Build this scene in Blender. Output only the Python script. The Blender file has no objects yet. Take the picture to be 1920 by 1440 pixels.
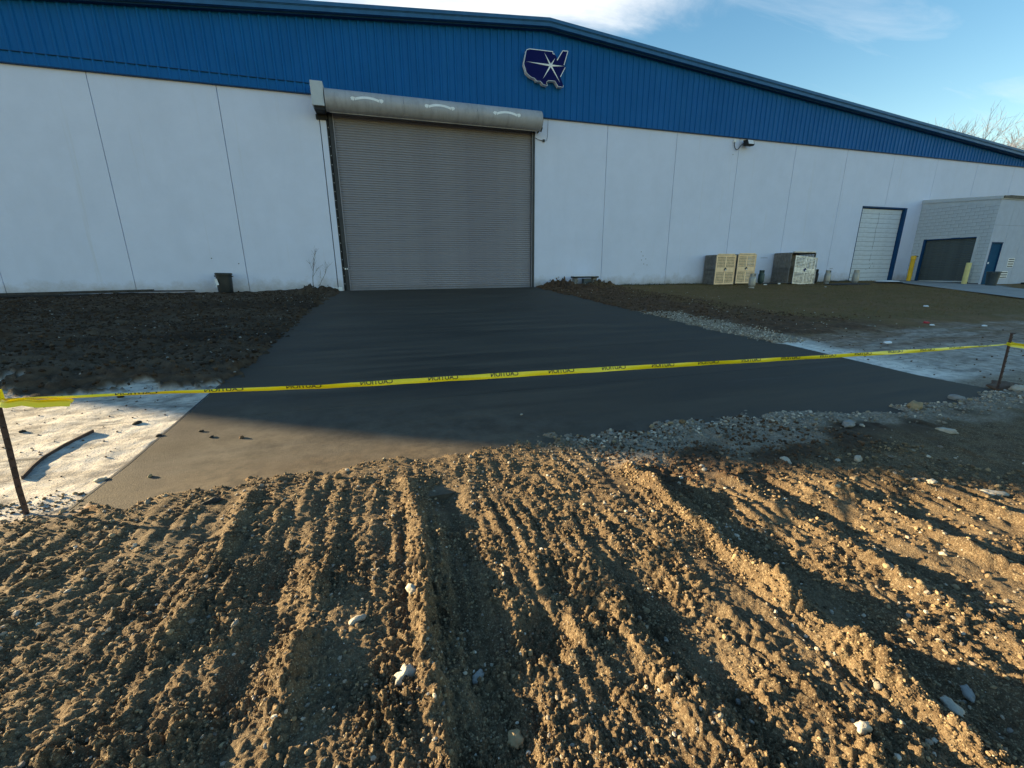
import bpy, bmesh, math, random
import numpy as np
from mathutils import Vector, Matrix
random.seed(7); RNG = np.random.default_rng(11)
S = bpy.context.scene; COL = S.collection
# ------------------------------------------------------------------ camera
PIT, ROLL, YAW = 0.263666, -0.007052, 0.295036
cp, sp, cr, sr, cy, sy = math.cos(PIT), math.sin(PIT), math.cos(ROLL), math.sin(ROLL), math.cos(YAW), math.sin(YAW)
Fv = Vector((sy*cp, cy*cp, -sp)); Rt = Vector((cy, -sy, 0)); Up = Rt.cross(Fv)
R2 = cr*Rt + sr*Up; U2 = -sr*Rt + cr*Up
cd = bpy.data.cameras.new('camera'); cam = bpy.data.objects.new('camera', cd); COL.objects.link(cam)
cd.lens = 785.85/1920*36; cd.sensor_width = 36; cd.clip_start = 0.05; cd.clip_end = 3000
M = Matrix.Identity(4)
for i in range(3): M[i][0] = R2[i]; M[i][1] = U2[i]; M[i][2] = -Fv[i]
cam.matrix_world = M; S.camera = cam
# ------------------------------------------------------------------ light
SUN_EL = math.radians(12.3)
SUN_AZ = math.atan2(-0.865, 0.50)           # direction towards the sun, measured from +Y towards +X
w = bpy.data.worlds.new('World'); S.world = w; w.use_nodes = True
def N(nt, t, **k):
    n = nt.nodes.new(t)
    for a, b in k.items():
        if a == 'inp':
            for i, v in b.items(): n.inputs[i].default_value = v
        else: setattr(n, a, b)
    return n
nt = w.node_tree; nt.nodes.clear(); L = nt.links.new
out = N(nt, 'ShaderNodeOutputWorld'); bg = N(nt, 'ShaderNodeBackground')
sky = N(nt, 'ShaderNodeTexSky'); sky.sky_type = 'NISHITA'; sky.sun_disc = False
sky.sun_elevation = SUN_EL; sky.sun_rotation = SUN_AZ
sky.air_density = 1.25; sky.dust_density = 0.2; sky.ozone_density = 1.35; sky.altitude = 200
SKY = 0.084
bg.inputs[1].default_value = SKY
# cirrus: noise on a flat cloud layer seen by view direction, thicker to the north of the roof
tc = N(nt, 'ShaderNodeTexCoord'); sep = N(nt, 'ShaderNodeSeparateXYZ'); L(tc.outputs['Generated'], sep.inputs[0])
def mth(op, a, b=None, c=None, clamp=False, t=None):
    t = t or nt
    n = t.nodes.new('ShaderNodeMath'); n.operation = op; n.use_clamp = clamp
    for i, v in enumerate((a, b, c)):
        if v is None: continue
        if isinstance(v, (int, float)): n.inputs[i].default_value = v
        else: t.links.new(v, n.inputs[i])
    return n.outputs[0]
zz = mth('ADD', mth('MAXIMUM', sep.outputs[2], 0.0), 0.12)
px = mth('DIVIDE', sep.outputs[0], zz); py = mth('DIVIDE', sep.outputs[1], zz)
cmb = N(nt, 'ShaderNodeCombineXYZ'); L(px, cmb.inputs[0]); L(py, cmb.inputs[1])
mp = N(nt, 'ShaderNodeMapping'); L(cmb.outputs[0], mp.inputs[0])
mp.inputs['Rotation'].default_value = (0, 0, math.radians(-14)); mp.inputs['Scale'].default_value = (0.9, 2.3, 1)
mp.inputs['Location'].default_value = (2.1, 0.7, 0)
n1 = N(nt, 'ShaderNodeTexNoise', inp={'Scale': 1.1, 'Detail': 9, 'Roughness': 0.62, 'Distortion': 0.5}); L(mp.outputs[0], n1.inputs['Vector'])
# large cloud bank: everything in the layer on the near/left side of a wavy line
dl = mth('ADD', mth('MULTIPLY', mth('SUBTRACT', px, 0.82), -0.59), mth('MULTIPLY', mth('SUBTRACT', py, 1.55), -0.81))
tl0 = mth('ADD', mth('MULTIPLY', mth('SUBTRACT', px, 0.82), 0.81), mth('MULTIPLY', mth('SUBTRACT', py, 1.55), -0.59))
edge = mth('SUBTRACT', mth('SUBTRACT', 1.35, mth('DIVIDE', mth('ABSOLUTE', mth('SUBTRACT', dl, 0.26)), 0.20)), mth('MULTIPLY', mth('MAXIMUM', mth('SUBTRACT', tl0, 0.46), 0.0), 2.4))
dens = mth('ADD', mth('MULTIPLY', mth('SUBTRACT', n1.outputs[0], 0.5), 3.4), edge)
m1 = N(nt, 'ShaderNodeMapRange', inp={'From Min': -0.1, 'From Max': 1.4}); L(dens, m1.inputs[0]); m1.interpolation_type = 'SMOOTHSTEP'
mp2 = N(nt, 'ShaderNodeMapping'); L(cmb.outputs[0], mp2.inputs[0])
mp2.inputs['Rotation'].default_value = (0, 0, math.radians(-24)); mp2.inputs['Scale'].default_value = (0.55, 3.0, 1)
n2 = N(nt, 'ShaderNodeTexNoise', inp={'Scale': 1.0, 'Detail': 8, 'Roughness': 0.6, 'Distortion': 0.8}); L(mp2.outputs[0], n2.inputs['Vector'])
m2 = N(nt, 'ShaderNodeMapRange', inp={'From Min': 0.50, 'From Max': 0.85, 'To Max': 0.6}); L(n2.outputs[0], m2.inputs[0])
cl = mth('MAXIMUM', m1.outputs[0], m2.outputs[0])
hz = N(nt, 'ShaderNodeMapRange', inp={'From Min': 0.02, 'From Max': 0.16}); L(sep.outputs[2], hz.inputs[0])
cl = mth('MULTIPLY', cl, hz.outputs[0])
n3 = N(nt, 'ShaderNodeTexNoise', inp={'Scale': 2.6, 'Detail': 6, 'Roughness': 0.6}); L(mp.outputs[0], n3.inputs['Vector'])
cshade = N(nt, 'ShaderNodeMix', data_type='RGBA'); cshade.inputs[6].default_value = (1.9, 2.15, 2.5, 1); cshade.inputs[7].default_value = (4.2, 4.2, 4.1, 1)
L(n3.outputs[0], cshade.inputs[0])
hs = N(nt, 'ShaderNodeHueSaturation', inp={'Saturation': 1.36, 'Value': 0.76}); L(sky.outputs[0], hs.inputs['Color'])
mix = N(nt, 'ShaderNodeMix', data_type='RGBA'); L(cl, mix.inputs[0]); L(hs.outputs[0], mix.inputs[6]); L(cshade.outputs[2], mix.inputs[7])
L(mix.outputs[2], bg.inputs[0]); L(bg.outputs[0], out.inputs[0])
sd_ = bpy.data.lights.new('sun', 'SUN'); sun = bpy.data.objects.new('sun', sd_); COL.objects.link(sun)
sd_.energy = 5.0; sd_.angle = math.radians(0.6); sd_.color = (1.0, 0.79, 0.46)
ts = Vector((math.sin(SUN_AZ)*math.cos(SUN_EL), math.cos(SUN_AZ)*math.cos(SUN_EL), math.sin(SUN_EL)))
sun.rotation_euler = ts.to_track_quat('Z', 'Y').to_euler()
vs = S.view_settings; vs.view_transform = 'Standard'; vs.look = 'None'; vs.exposure = 2.08; vs.gamma = 1; vs.use_curve_mapping = False
S.render.engine = 'CYCLES'

# ------------------------------------------------------------------ helpers
def setp(o, label=None, cat=None, group=None, kind=None):
    if label: o['label'] = label
    if cat: o['category'] = cat
    if group: o['group'] = group
    if kind: o['kind'] = kind
    return o
def thing(name, loc, label, cat, group=None, rz=0):
    o = bpy.data.objects.new(name, None); COL.objects.link(o); o.location = loc; o.rotation_euler = (0, 0, rz)
    o.empty_display_size = 0.2
    return setp(o, label, cat, group)
def link_mesh(name, me, parent=None, loc=None):
    o = bpy.data.objects.new(name, me); COL.objects.link(o)
    if parent: o.parent = parent
    if loc is not None: o.location = loc
    return o
class MB:
    def __init__(s): s.v = []; s.f = []
    def add(s, vs, fs):
        b = len(s.v); s.v += [tuple(p) for p in vs]; s.f += [tuple(i+b for i in f) for f in fs]; return s
    def box(s, x0, x1, y0, y1, z0, z1):
        return s.add([(x0,y0,z0),(x1,y0,z0),(x1,y1,z0),(x0,y1,z0),(x0,y0,z1),(x1,y0,z1),(x1,y1,z1),(x0,y1,z1)],
                     [(0,3,2,1),(4,5,6,7),(0,1,5,4),(1,2,6,5),(2,3,7,6),(3,0,4,7)])
    def prism(s, pts, a0, a1, axis='y'):
        # polygon pts in the plane across `axis`, extruded a0..a1
        n = len(pts)
        def P(p, a): return (p[0], a, p[1]) if axis == 'y' else ((a, p[0], p[1]) if axis == 'x' else (p[0], p[1], a))
        vs = [P(p, a0) for p in pts] + [P(p, a1) for p in pts]
        fs = [tuple(range(n)), tuple(range(2*n-1, n-1, -1))] + [(i, i+n, (i+1) % n+n, (i+1) % n) for i in range(n)]
        return s.add(vs, fs)
    def strip(s, pts, a0, a1, axis='x'):   # open profile extruded
        n = len(pts)
        def P(p, a): return (p[0], a, p[1]) if axis == 'y' else ((a, p[0], p[1]) if axis == 'x' else (p[0], p[1], a))
        return s.add([P(p, a0) for p in pts]+[P(p, a1) for p in pts], [(i, i+1, i+1+n, i+n) for i in range(n-1)])
    def tube(s, path, r, n=8, caps=True):
        path = [Vector(p) for p in path]; rs = r if isinstance(r, (list, tuple)) else [r]*len(path)
        b = []; vs = []; fs = []
        for i, p in enumerate(path):
            t = (path[min(i+1, len(path)-1)] - path[max(i-1, 0)]).normalized()
            a = t.orthogonal().normalized() if i == 0 else (pa - t*pa.dot(t)).normalized()
            pa = a; c = t.cross(a)
            for k in range(n):
                th = 2*math.pi*k/n; vs.append(p + (a*math.cos(th)+c*math.sin(th))*rs[i])
        for i in range(len(path)-1):
            for k in range(n): fs.append((i*n+k, i*n+(k+1) % n, (i+1)*n+(k+1) % n, (i+1)*n+k))
        if caps: fs.append(tuple(range(n-1, -1, -1))); fs.append(tuple(range((len(path)-1)*n, len(path)*n)))
        return s.add(vs, fs)
    def lathe(s, prof, n=20, cx=0, cy=0):
        vs = []; fs = []
        for r, z in prof:
            for k in range(n):
                th = 2*math.pi*k/n; vs.append((cx+r*math.cos(th), cy+r*math.sin(th), z))
        for i in range(len(prof)-1):
            for k in range(n): fs.append((i*n+k, i*n+(k+1) % n, (i+1)*n+(k+1) % n, (i+1)*n+k))
        fs.append(tuple(range(n-1, -1, -1))); fs.append(tuple(range((len(prof)-1)*n, len(prof)*n)))
        return s.add(vs, fs)
    def xf(s, fn): s.v = [tuple(fn(Vector(p))) for p in s.v]; return s
    def mesh(s, name, mat, smooth=False, bevel=0):
        me = bpy.data.meshes.new(name); me.from_pydata(s.v, [], s.f); me.materials.append(mat)
        bm = bmesh.new(); bm.from_mesh(me)
        bmesh.ops.recalc_face_normals(bm, faces=bm.faces)
        if bevel:
            bmesh.ops.bevel(bm, geom=[e for e in bm.edges if e.is_manifold and e.calc_face_angle(0) > 0.6], offset=bevel, segments=1, affect='EDGES', profile=0.5)
        bm.to_mesh(me); bm.free()
        if smooth:
            me.polygons.foreach_set('use_smooth', [True]*len(me.polygons))
            try: me.set_sharp_from_angle(angle=math.radians(38))
            except Exception: pass
        return me
    def build(s, name, mat, parent=None, smooth=False, bevel=0, world=True):
        if parent is not None and world:
            off = Vector((0, 0, 0)); q = parent
            while q is not None: off += q.location; q = q.parent
            s.v = [(p[0]-off.x, p[1]-off.y, p[2]-off.z) for p in s.v]
        return link_mesh(name, s.mesh(name, mat, smooth, bevel), parent)
def copy_tree(o, parent=None):
    c = o.copy(); COL.objects.link(c)
    if parent: c.parent = parent
    for ch in list(o.children): copy_tree(ch, c)
    return c
# ------------------------------------------------------------------ numpy noise
_perm = np.random.default_rng(3).permutation(4096).astype(np.int64)
_ang = np.random.default_rng(4).random(4096)*2*np.pi
_gx, _gy = np.cos(_ang), np.sin(_ang)
def P2(x, y, seed=0):
    xi = np.floor(x).astype(np.int64); yi = np.floor(y).astype(np.int64); xf = x-xi; yf = y-yi
    u = xf*xf*xf*(xf*(xf*6-15)+10); v = yf*yf*yf*(yf*(yf*6-15)+10)
    def g(i, j, dx, dy):
        h = _perm[(_perm[(i+seed*37) & 4095]+j*57+seed*101) & 4095]
        return _gx[h]*dx+_gy[h]*dy
    a = g(xi, yi, xf, yf); b = g(xi+1, yi, xf-1, yf); c = g(xi, yi+1, xf, yf-1); d = g(xi+1, yi+1, xf-1, yf-1)
    return ((a+(b-a)*u) + ((c+(d-c)*u)-(a+(b-a)*u))*v)*1.5
def ss(a, b, x):
    t = np.clip((x-a)/(b-a), 0, 1); return t*t*(3-2*t)
def hbase(y):
    y = np.asarray(y, float)
    return np.where(y < 4, -1.55, np.where(y < 19.7, -1.55+(y-4)*(0.76/15.7), -0.79))
def gauss(t, s): return np.exp(-(t/s)**2)
def zones(x, y):
    """0..1 masks: fore dirt, white dust, dark soil, gravel, grass, brown soil right"""
    n1 = P2(x*0.9, y*0.9, 1); n2 = P2(x*3.1, y*3.1, 2); n3 = P2(x*9, y*9, 3)
    n = n1*0.5+n2*0.22+n3*0.1
    fl = 3.12 + 0.10*n2 + 0.22*n1                                   # front dirt limit to the left of the slab
    frontlim = np.where(x < -1.9, fl+0.06, 3.42-0.30*ss(3.0, 6.0, x)+0.30*n1+0.12*n2)
    fore = 1-ss(-0.12, 0.12, y-frontlim)
    left = ss(-0.1, 0.3, -2.0-x+0.0*n)
    soil = (1-ss(0, 0.5, x+1.0)) * ss(-0.05, 0.07, y-(6.25+0.45*n1+0.25*n2+0.22*n3+0.12*P2(x*20,y*20,66)+0.12*(-2-x)))
    right = ss(-0.1, 0.2, x-6.6)
    whiteR = right*ss(-.2, .1, y-3.1)*(1-ss(-0.7, 0.7, y-(6.6+0.9*n1+0.5*n2+0.02*x)))
    gravel = right*ss(-.3, .5, y-(6.3+0.5*n1))*(1-ss(-0.5, 0.5, y-(10.6+n1)))*(1-ss(-0.3, 0.3, x-(8.15+0.5*n1+0.3*n2)))
    gfront = ss(0.8, 2.0, x+0.8*n1)*ss(-0.25, 0.15, y-(2.75+0.3*n2+0.3*n1))*(1-ss(0.1, 0.5, y-3.4))
    brown = right*ss(-0.5, 0.6, y-(6.9+1.0*n1+0.5*n2))*(1-ss(-1.5, 1.5, x-(10.4+1.5*n1+0.8*n2)-0.9*np.clip(9.5-y, 0, 4)))
    white = np.clip((1-soil)*(1-fore)*ss(0, .1, -2.0-x) + whiteR*(1-fore), 0, 1)
    grass = right*ss(7.0, 9.2, y+1.4*n1+0.6*n2)*(1-brown)*(1-gravel)*(1-white)
    return fore, white, soil, gravel, gfront, brown, grass, n1, n2, n3
def ground_z(x, y, cell, full=True):
    fore, white, soil, gravel, gfront, brown, grass, n1, n2, n3 = zones(x, y)
    def oct(fr, amp, seed, bil=False, sx=1., sy_=1.):
        k = np.clip((1/(fr*cell)-1.9)/1.3, 0, 1)
        p = P2(x*fr*sx, y*fr*sy_, seed)
        if bil: p = np.abs(p)*2-0.45
        return p*amp*k
    xw = x + 0.035*P2(y*1.1, x*0.4, 20) + 0.012*P2(y*5, x*2, 21)
    # --- foreground dirt: dozer tracks run straight towards the building
    z = 0.022*n1 + oct(2.3, 0.012, 5)
    z += oct(5.0, 0.010, 22, True, 1.5, 0.38)
    trk = ss(-.25, .25, P2(x*1.1+4, y*0.9, 62)); z += oct(10., 0.013, 23, False, 1.4, 0.2)*(.35+1.0*trk)
    wash = ss(0.1, 0.4, P2(x*0.9+3, y*0.8, 24))
    z += 0.008*np.sin(2*np.pi*xw/0.088)*wash*np.clip((0.088/cell-2.5)/2, 0, 1)
    B = lambda x0, s, a, y0, y1: a*gauss(xw-x0, s)*ss(y0-.25, y0, y)*(1-ss(y1, y1+.25, y))*(1+0.5*n2)
    ber = B(1.70, 0.055, 0.055, 0, 2.55)*(1+.25*P2(x*4, y*4, 63))+B(0.08, 0.045, 0.05, 0.9, 2.8)+B(2.95, 0.05, 0.035, 0, 1.9)+B(2.35, 0.05, 0.028, 0, 2.2)
    ber = ber*(1+0.9*P2(x*2, y*5, 27)); ber += 1.0*(B(-0.42, 0.05, 0.035, 1.3, 2.0)+B(-1.0, 0.06, 0.035, 1.9, 3.0)+B(-1.7, 0.06, 0.03, 1.3, 2.2)+B(3.6, .06, .04, 0.8, 1.9)+B(0.95, .05, .025, 0.5, 1.5))*(1+1.2*P2(x*2,y*3,28))
    z += ber + np.clip(ber/.04, 0, 1)*(oct(22, .010, 64, True)+oct(40, .009, 65, True))
    rut = B(1.93, 0.12, 0.035, 0, 2.4)+B(0.30, 0.11, 0.055, 1.0, 2.7)+B(-0.62, 0.08, 0.04, 1.1, 2.2)+B(1.15, 0.1, 0.04, 0.4, 1.6)+B(2.6, 0.1, 0.035, 0, 2.1)
    z -= rut
    for (a, b, r_, d) in ((0.56, 1.36, 0.10, 0.07), (0.12, 1.02, 0.10, 0.04), (-0.05, 2.25, 0.12, 0.03), (-0.72, 2.05, 0.11, 0.035), (-0.45, 1.75, 0.09, 0.03), (0.75, 1.62, .09, .03), (1.0, 1.3, .1, .03), (2.6, 1.7, .12, .03), (3.2, 1.45, .15, .035)):
        q = ((x-a)**2+((y-b)*0.8)**2)/r_**2; z += -d*np.exp(-q**1.5) + 0.15*d*np.exp(-((np.sqrt(q)-1.25)/0.25)**2)
    smooth = ss(0.22, 0.5, P2(x*1.6+9, y*1.3, 25)+0.02) * 0.4 + 0.15*np.clip(rut/0.04, 0, 1)
    smooth = np.clip(smooth-2*np.clip(ber/.03, 0, 1), 0, 0.9)
    det = oct(9, 0.008, 10, True)+oct(17, 0.012, 6, True)+oct(31, 0.017, 7, True)+oct(55, 0.014, 8, True)+oct(95, 0.007, 9, True)
    clump = 0.7+0.8*ss(-0.2, 0.4, P2(x*4.2, y*4.2, 26))
    zf = z + det*(1-smooth)*clump + 0.05
    # taper towards the slab edge
    thin = ss(0.0, 0.75, 3.55-y)
    zf = 0.03 + (zf-0.03)*(0.35+0.65*thin)
    zw = 0.014 + (oct(3, .008, 31)+oct(9, .006, 32)+oct(25, .004, 33, True)+oct(60, .002, 34))*1.0
    zs = 0.07+0.05*n1+oct(3., .05, 41)+oct(7, .04, 42, True)+oct(15, .03, 43, True)+oct(32, .018, 44, True)
    zg = 0.04+oct(8, .02, 45, True)+oct(20, .015, 46, True)+oct(45, .01, 47)
    zb = 0.05+oct(2., .05, 48)+oct(6, .035, 49, True)+oct(14, .025, 50, True)+oct(30, .015, 51, True)
    zr = 0.02+oct(0.7, .03, 52)+oct(5, .012, 53)+oct(20, .01, 54)
    z = zr*np.ones_like(x)
    z = z*(1-brown)+zb*brown
    z = z*(1-white)+zw*white
    z = z*(1-gravel)+zg*gravel
    z = z*(1-soil)+zs*soil
    z = z*(1-fore)+zf*fore
    # piles of spoil against the wall beside the door
    m1_ = 0.30*np.exp(-((x-8.1)/0.55)**2-((y-19.0)/0.8)**2)+0.20*np.exp(-((x-10.3)/0.8)**2-((y-18.7)/0.6)**2)+0.12*np.exp(-((x-9.0)/1.3)**2-((y-18.0)/0.9)**2)
    m2_ = 0.15*np.exp(-((x+2.5)/0.75)**2-((y-19.0)/0.6)**2)
    m3_ = 0.10*np.exp(-((x+4.2)/2.2)**2-((y-7.0)/0.5)**2)+0.16*np.exp(-((x+4.6)/2.0)**2-((y-14.2)/0.9)**2)+0.12*np.exp(-((x+7)/2.0)**2-((y-10.5)/0.9)**2)
    z += (m1_+m2_)*(1+1.2*n3+0.8*n2)+m3_*(1+0.6*n2)
    h = hbase(y)
    # under the slab
    xl = -2.10 + soil*(0.10+0.12*n2+0.16*n3) + 0.35*ss(13, 19, y)*soil
    xr = 7.5 - ss(6.0, 6.6, y)*(0.32+0.16*n2+0.15*n3+.1*n1)
    d = np.minimum(np.minimum(x-xl, xr-x), (y-(3.42-0.30*ss(3.0, 6.0, x)+0.24*n1+0.14*n2+0.12*n3)))
    wdt = np.where((y > 3.6) & (white > 0.5), 0.05, 0.16)
    sblend = ss(-wdt, wdt, d)
    sblend = np.where((x < -2.12) & (y > 3.3) & (white > .5), 0, sblend)
    z = z*(1-sblend)-0.06*sblend
    # below the concrete path to the annex
    pd = path_sd(x, y)
    z = np.where(pd > -0.15, z*(1-ss(-0.15, 0.1, pd))-0.03*ss(-0.15, 0.1, pd), z)
    return h+z, (fore, white, soil, gravel, gfront, brown, grass, smooth, n1, n2)
# path from annex door: strip between two lines
PA = (31.0, 19.6); PDIR = (-0.565, -0.825); PW = 3.9
def path_sd(x, y):
    nx_, ny_ = -PDIR[1], PDIR[0]
    s = (x-PA[0])*nx_+(y-PA[1])*ny_
    s = s + 0.6*ss(14, 19.5, y)
    d = np.minimum(s, PW-s)
    yard = np.minimum(x-31.2, y-14.6)     # apron in front of the annex door
    return np.maximum(d, np.minimum(yard, 33.3-x))
# ------------------------------------------------------------------ materials
def mat(name, col, rough=0.8, metal=0, bump=0, bscale=60, var=0.12, vscale=3, spec=0.5, coords='Object', col2=None, detail=6, stretch=(1,1,1)):
    m = bpy.data.materials.new(name); m.use_nodes = True; t = m.node_tree; b = t.nodes['Principled BSDF']
    b.inputs['Roughness'].default_value = rough; b.inputs['Metallic'].default_value = metal
    b.inputs['Specular IOR Level'].default_value = spec
    tcn = N(t, 'ShaderNodeTexCoord'); mpn = N(t, 'ShaderNodeMapping'); mpn.inputs['Scale'].default_value = stretch
    t.links.new(tcn.outputs[coords], mpn.inputs[0])
    n = N(t, 'ShaderNodeTexNoise', inp={'Scale': vscale, 'Detail': detail, 'Roughness': 0.65}); t.links.new(mpn.outputs[0], n.inputs['Vector'])
    c2 = col2 or tuple(c*(1-var*2) for c in col)
    mx = N(t, 'ShaderNodeMix', data_type='RGBA'); mx.inputs[6].default_value = (*[min(1, c*(1+var)) if not col2 else c for c in col], 1); mx.inputs[7].default_value = (*c2, 1)
    mr = N(t, 'ShaderNodeMapRange', inp={'From Min': 0.35, 'From Max': 0.7}); t.links.new(n.outputs[0], mr.inputs[0]); t.links.new(mr.outputs[0], mx.inputs[0])
    t.links.new(mx.outputs[2], b.inputs['Base Color'])
    rr = N(t, 'ShaderNodeMapRange', inp={'To Min': max(0.02, rough-0.1), 'To Max': min(1, rough+0.12)}); t.links.new(n.outputs[0], rr.inputs[0]); t.links.new(rr.outputs[0], b.inputs['Roughness'])
    if bump:
        n2_ = N(t, 'ShaderNodeTexNoise', inp={'Scale': bscale, 'Detail': 5, 'Roughness': 0.6}); t.links.new(mpn.outputs[0], n2_.inputs['Vector'])
        bp = N(t, 'ShaderNodeBump', inp={'Strength': 1, 'Distance': bump}); t.links.new(n2_.outputs[0], bp.inputs['Height']); t.links.new(bp.outputs[0], b.inputs['Normal'])
    return m
def stain(m, col, lo, hi, scale, stretch=(1,1,1), amt=0.6, seed=0):
    """mix a stain colour over the base colour with stretched noise"""
    t = m.node_tree; b = t.nodes['Principled BSDF']; src = b.inputs['Base Color'].links[0].from_socket
    tcn = N(t, 'ShaderNodeTexCoord'); mpn = N(t, 'ShaderNodeMapping'); mpn.inputs['Scale'].default_value = stretch; mpn.inputs['Location'].default_value = (seed*3.7, seed*1.3, seed*2.1)
    t.links.new(tcn.outputs['Object'], mpn.inputs[0])
    n = N(t, 'ShaderNodeTexNoise', inp={'Scale': scale, 'Detail': 8, 'Roughness': 0.7}); t.links.new(mpn.outputs[0], n.inputs['Vector'])
    mr = N(t, 'ShaderNodeMapRange', inp={'From Min': lo, 'From Max': hi, 'To Max': amt}); t.links.new(n.outputs[0], mr.inputs[0])
    mx = N(t, 'ShaderNodeMix', data_type='RGBA'); t.links.new(mr.outputs[0], mx.inputs[0]); t.links.new(src, mx.inputs[6]); mx.inputs[7].default_value = (*col, 1)
    t.links.new(mx.outputs[2], b.inputs['Base Color']); return m
def zstain(m, z0, z1, col, amt, scale=2.5):
    """dirt band along a height range (splash-back, soot) broken up by noise"""
    t = m.node_tree; b = t.nodes['Principled BSDF']; src = b.inputs['Base Color'].links[0].from_socket
    g = N(t, 'ShaderNodeNewGeometry'); sp_ = N(t, 'ShaderNodeSeparateXYZ'); t.links.new(g.outputs['Position'], sp_.inputs[0])
    n = N(t, 'ShaderNodeTexNoise', inp={'Scale': scale, 'Detail': 8, 'Roughness': 0.7}); t.links.new(g.outputs['Position'], n.inputs['Vector'])
    a = mth('ADD', sp_.outputs[2], mth('MULTIPLY', mth('SUBTRACT', n.outputs[0], 0.5, t=t), abs(z1-z0)*1.6, t=t), t=t)
    mr = N(t, 'ShaderNodeMapRange', inp={'From Min': z0, 'From Max': z1, 'To Min': amt, 'To Max': 0.0}); t.links.new(a, mr.inputs[0])
    mx = N(t, 'ShaderNodeMix', data_type='RGBA'); t.links.new(mr.outputs[0], mx.inputs[0]); t.links.new(src, mx.inputs[6]); mx.inputs[7].default_value = (*col, 1)
    t.links.new(mx.outputs[2], b.inputs['Base Color']); return m
MAT = {}
MAT['wall'] = zstain(stain(stain(mat('painted_concrete', (.70,.74,.90), .85, bump=.004, bscale=45, var=.02, vscale=1.2), (.61,.65,.79), .5, .8, .5, (1,1,.35), .6), (.55,.52,.50), .60, .78, 1.1, (3,3,.12), .35, 3), -0.85, -0.25, (.36,.31,.26), .85)
MAT['core'] = mat('joint_sealant', (.10,.10,.12), .9)
MAT['blue'] = stain(mat('blue_steel', (.0,.112,.35), .55, spec=.2, bump=.0008, bscale=30, var=.05, vscale=.6), (.003,.125,.34), .5, .75, 1.0, (2,2,.3), .5)
MAT['bluetrim'] = mat('blue_trim', (.03,.13,.29), .5, spec=.25, var=.08)
MAT['bluedark'] = mat('dark_blue_paint', (.008,.055,.15), .6, spec=.2, var=.1)
MAT['bluedoor'] = mat('door_blue', (.012,.075,.16), .8, spec=.1, var=.08)
MAT['roof'] = mat('roof_metal', (.35,.37,.40), .5)
MAT['slat'] = zstain(stain(mat('grey_steel', (.275,.265,.295), .6, spec=.3, var=.04, vscale=.8), (.175,.165,.205), .45, .75, .35, (1,1,1.4), .55), -0.8, -0.55, (.12,.11,.10), .5)
MAT['steel_dark'] = mat('dark_steel', (.035,.037,.042), .6, var=.2)
MAT['black'] = mat('black_rubber', (.012,.012,.014), .7, var=.2)
MAT['hood'] = stain(stain(mat('hood_steel', (.41,.405,.43), .5, metal=.05, spec=.4, var=.05, vscale=1), (.13,.12,.12), .50, .78, 1.1, (1.5,1,1), .55), (.09,.085,.08), .50, .74, 2.2, (3,.4,.5), .35, 2)
MAT['box'] = mat('painted_box', (.50,.53,.56), .6, var=.04)
MAT['white'] = mat('white_paint', (.86,.86,.86), .55, var=.05)
MAT['navy'] = mat('navy_acrylic', (.001,.004,.085), .6, spec=.12, var=.05)
MAT['doorwhite'] = stain(mat('door_white', (.66,.70,.76), .5, var=.04), (.40,.42,.46), .5, .8, 2, (1,1,3), .5)
MAT['block'] = stain(mat('painted_block', (.50,.54,.58), .85, bump=.004, bscale=40, var=.06), (.40,.43,.47), .5, .75, 1.2, (1,1,1), .5)
MAT['annex'] = stain(mat('annex_render', (.46,.50,.60), .85, bump=.003, bscale=40, var=.04), (.33,.36,.42), .55, .8, 1.5, (3,3,.3), .6)
MAT['greydoor'] = mat('green_grey_steel', (.075,.092,.095), .5, var=.15, vscale=2)
MAT['yellow'] = mat('yellow_paint', (.80,.46,.012), .5, var=.08)
MAT['paleyellow'] = mat('faded_yellow_paint', (.72,.62,.25), .6, var=.08)
MAT['alu'] = mat('tread_aluminium', (1.0,.68,.42), .5, metal=.1, var=.10, vscale=4)  # golden reflection of sunlit ground is put into this aluminium base colour
MAT['alu2'] = mat('brushed_aluminium', (.40,.42,.48), .35, metal=.5, var=.25, vscale=5)
MAT['aludark'] = mat('dull_aluminium', (.22,.21,.20), .5, metal=.3, var=.25, vscale=5)
MAT['tank'] = stain(mat('tank_grey', (.34,.34,.33), .4, metal=.35, var=.06), (.22,.17,.13), .55, .75, 9, (1,1,.5), .6)
MAT['tankgreen'] = mat('tank_green', (.035,.075,.072), .45, var=.1)
MAT['bin'] = mat('bin_plastic', (.012,.018,.022), .45, var=.2)
MAT['binblue'] = mat('bin_blue_grey', (.035,.055,.068), .5, var=.2)
MAT['paper'] = mat('paper', (.8,.82,.85), .8, var=.04)
MAT['rust'] = mat('rusty_steel', (.060,.035,.030), .75, var=.3, vscale=20)
MAT['bark'] = mat('twig_bark', (.09,.06,.045), .9, var=.2)
MAT['treebark'] = mat('tree_bark', (.17,.18,.23), .9, var=.15)
MAT['path'] = stain(mat('path_concrete', (.30,.28,.265), .85, bump=.003, bscale=30, var=.08), (.15,.15,.155), .5, .75, .8, (1,1,1), .6)
MAT['timber'] = mat('old_timber', (.05,.045,.04), .85, var=.3, vscale=8)
MAT['red'] = mat('red_plastic', (.5,.02,.02), .5)
MAT['tape'] = mat('yellow_tape', (.92,.74,.005), .35, var=.04, spec=.6)
tb = MAT['tape'].node_tree.nodes['Principled BSDF']
MAT['ink'] = mat('black_ink', (.012,.012,.012), .5, var=.1)
MAT['lens'] = mat('frosted_lens', (.75,.72,.72), .25, var=.03)
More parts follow.
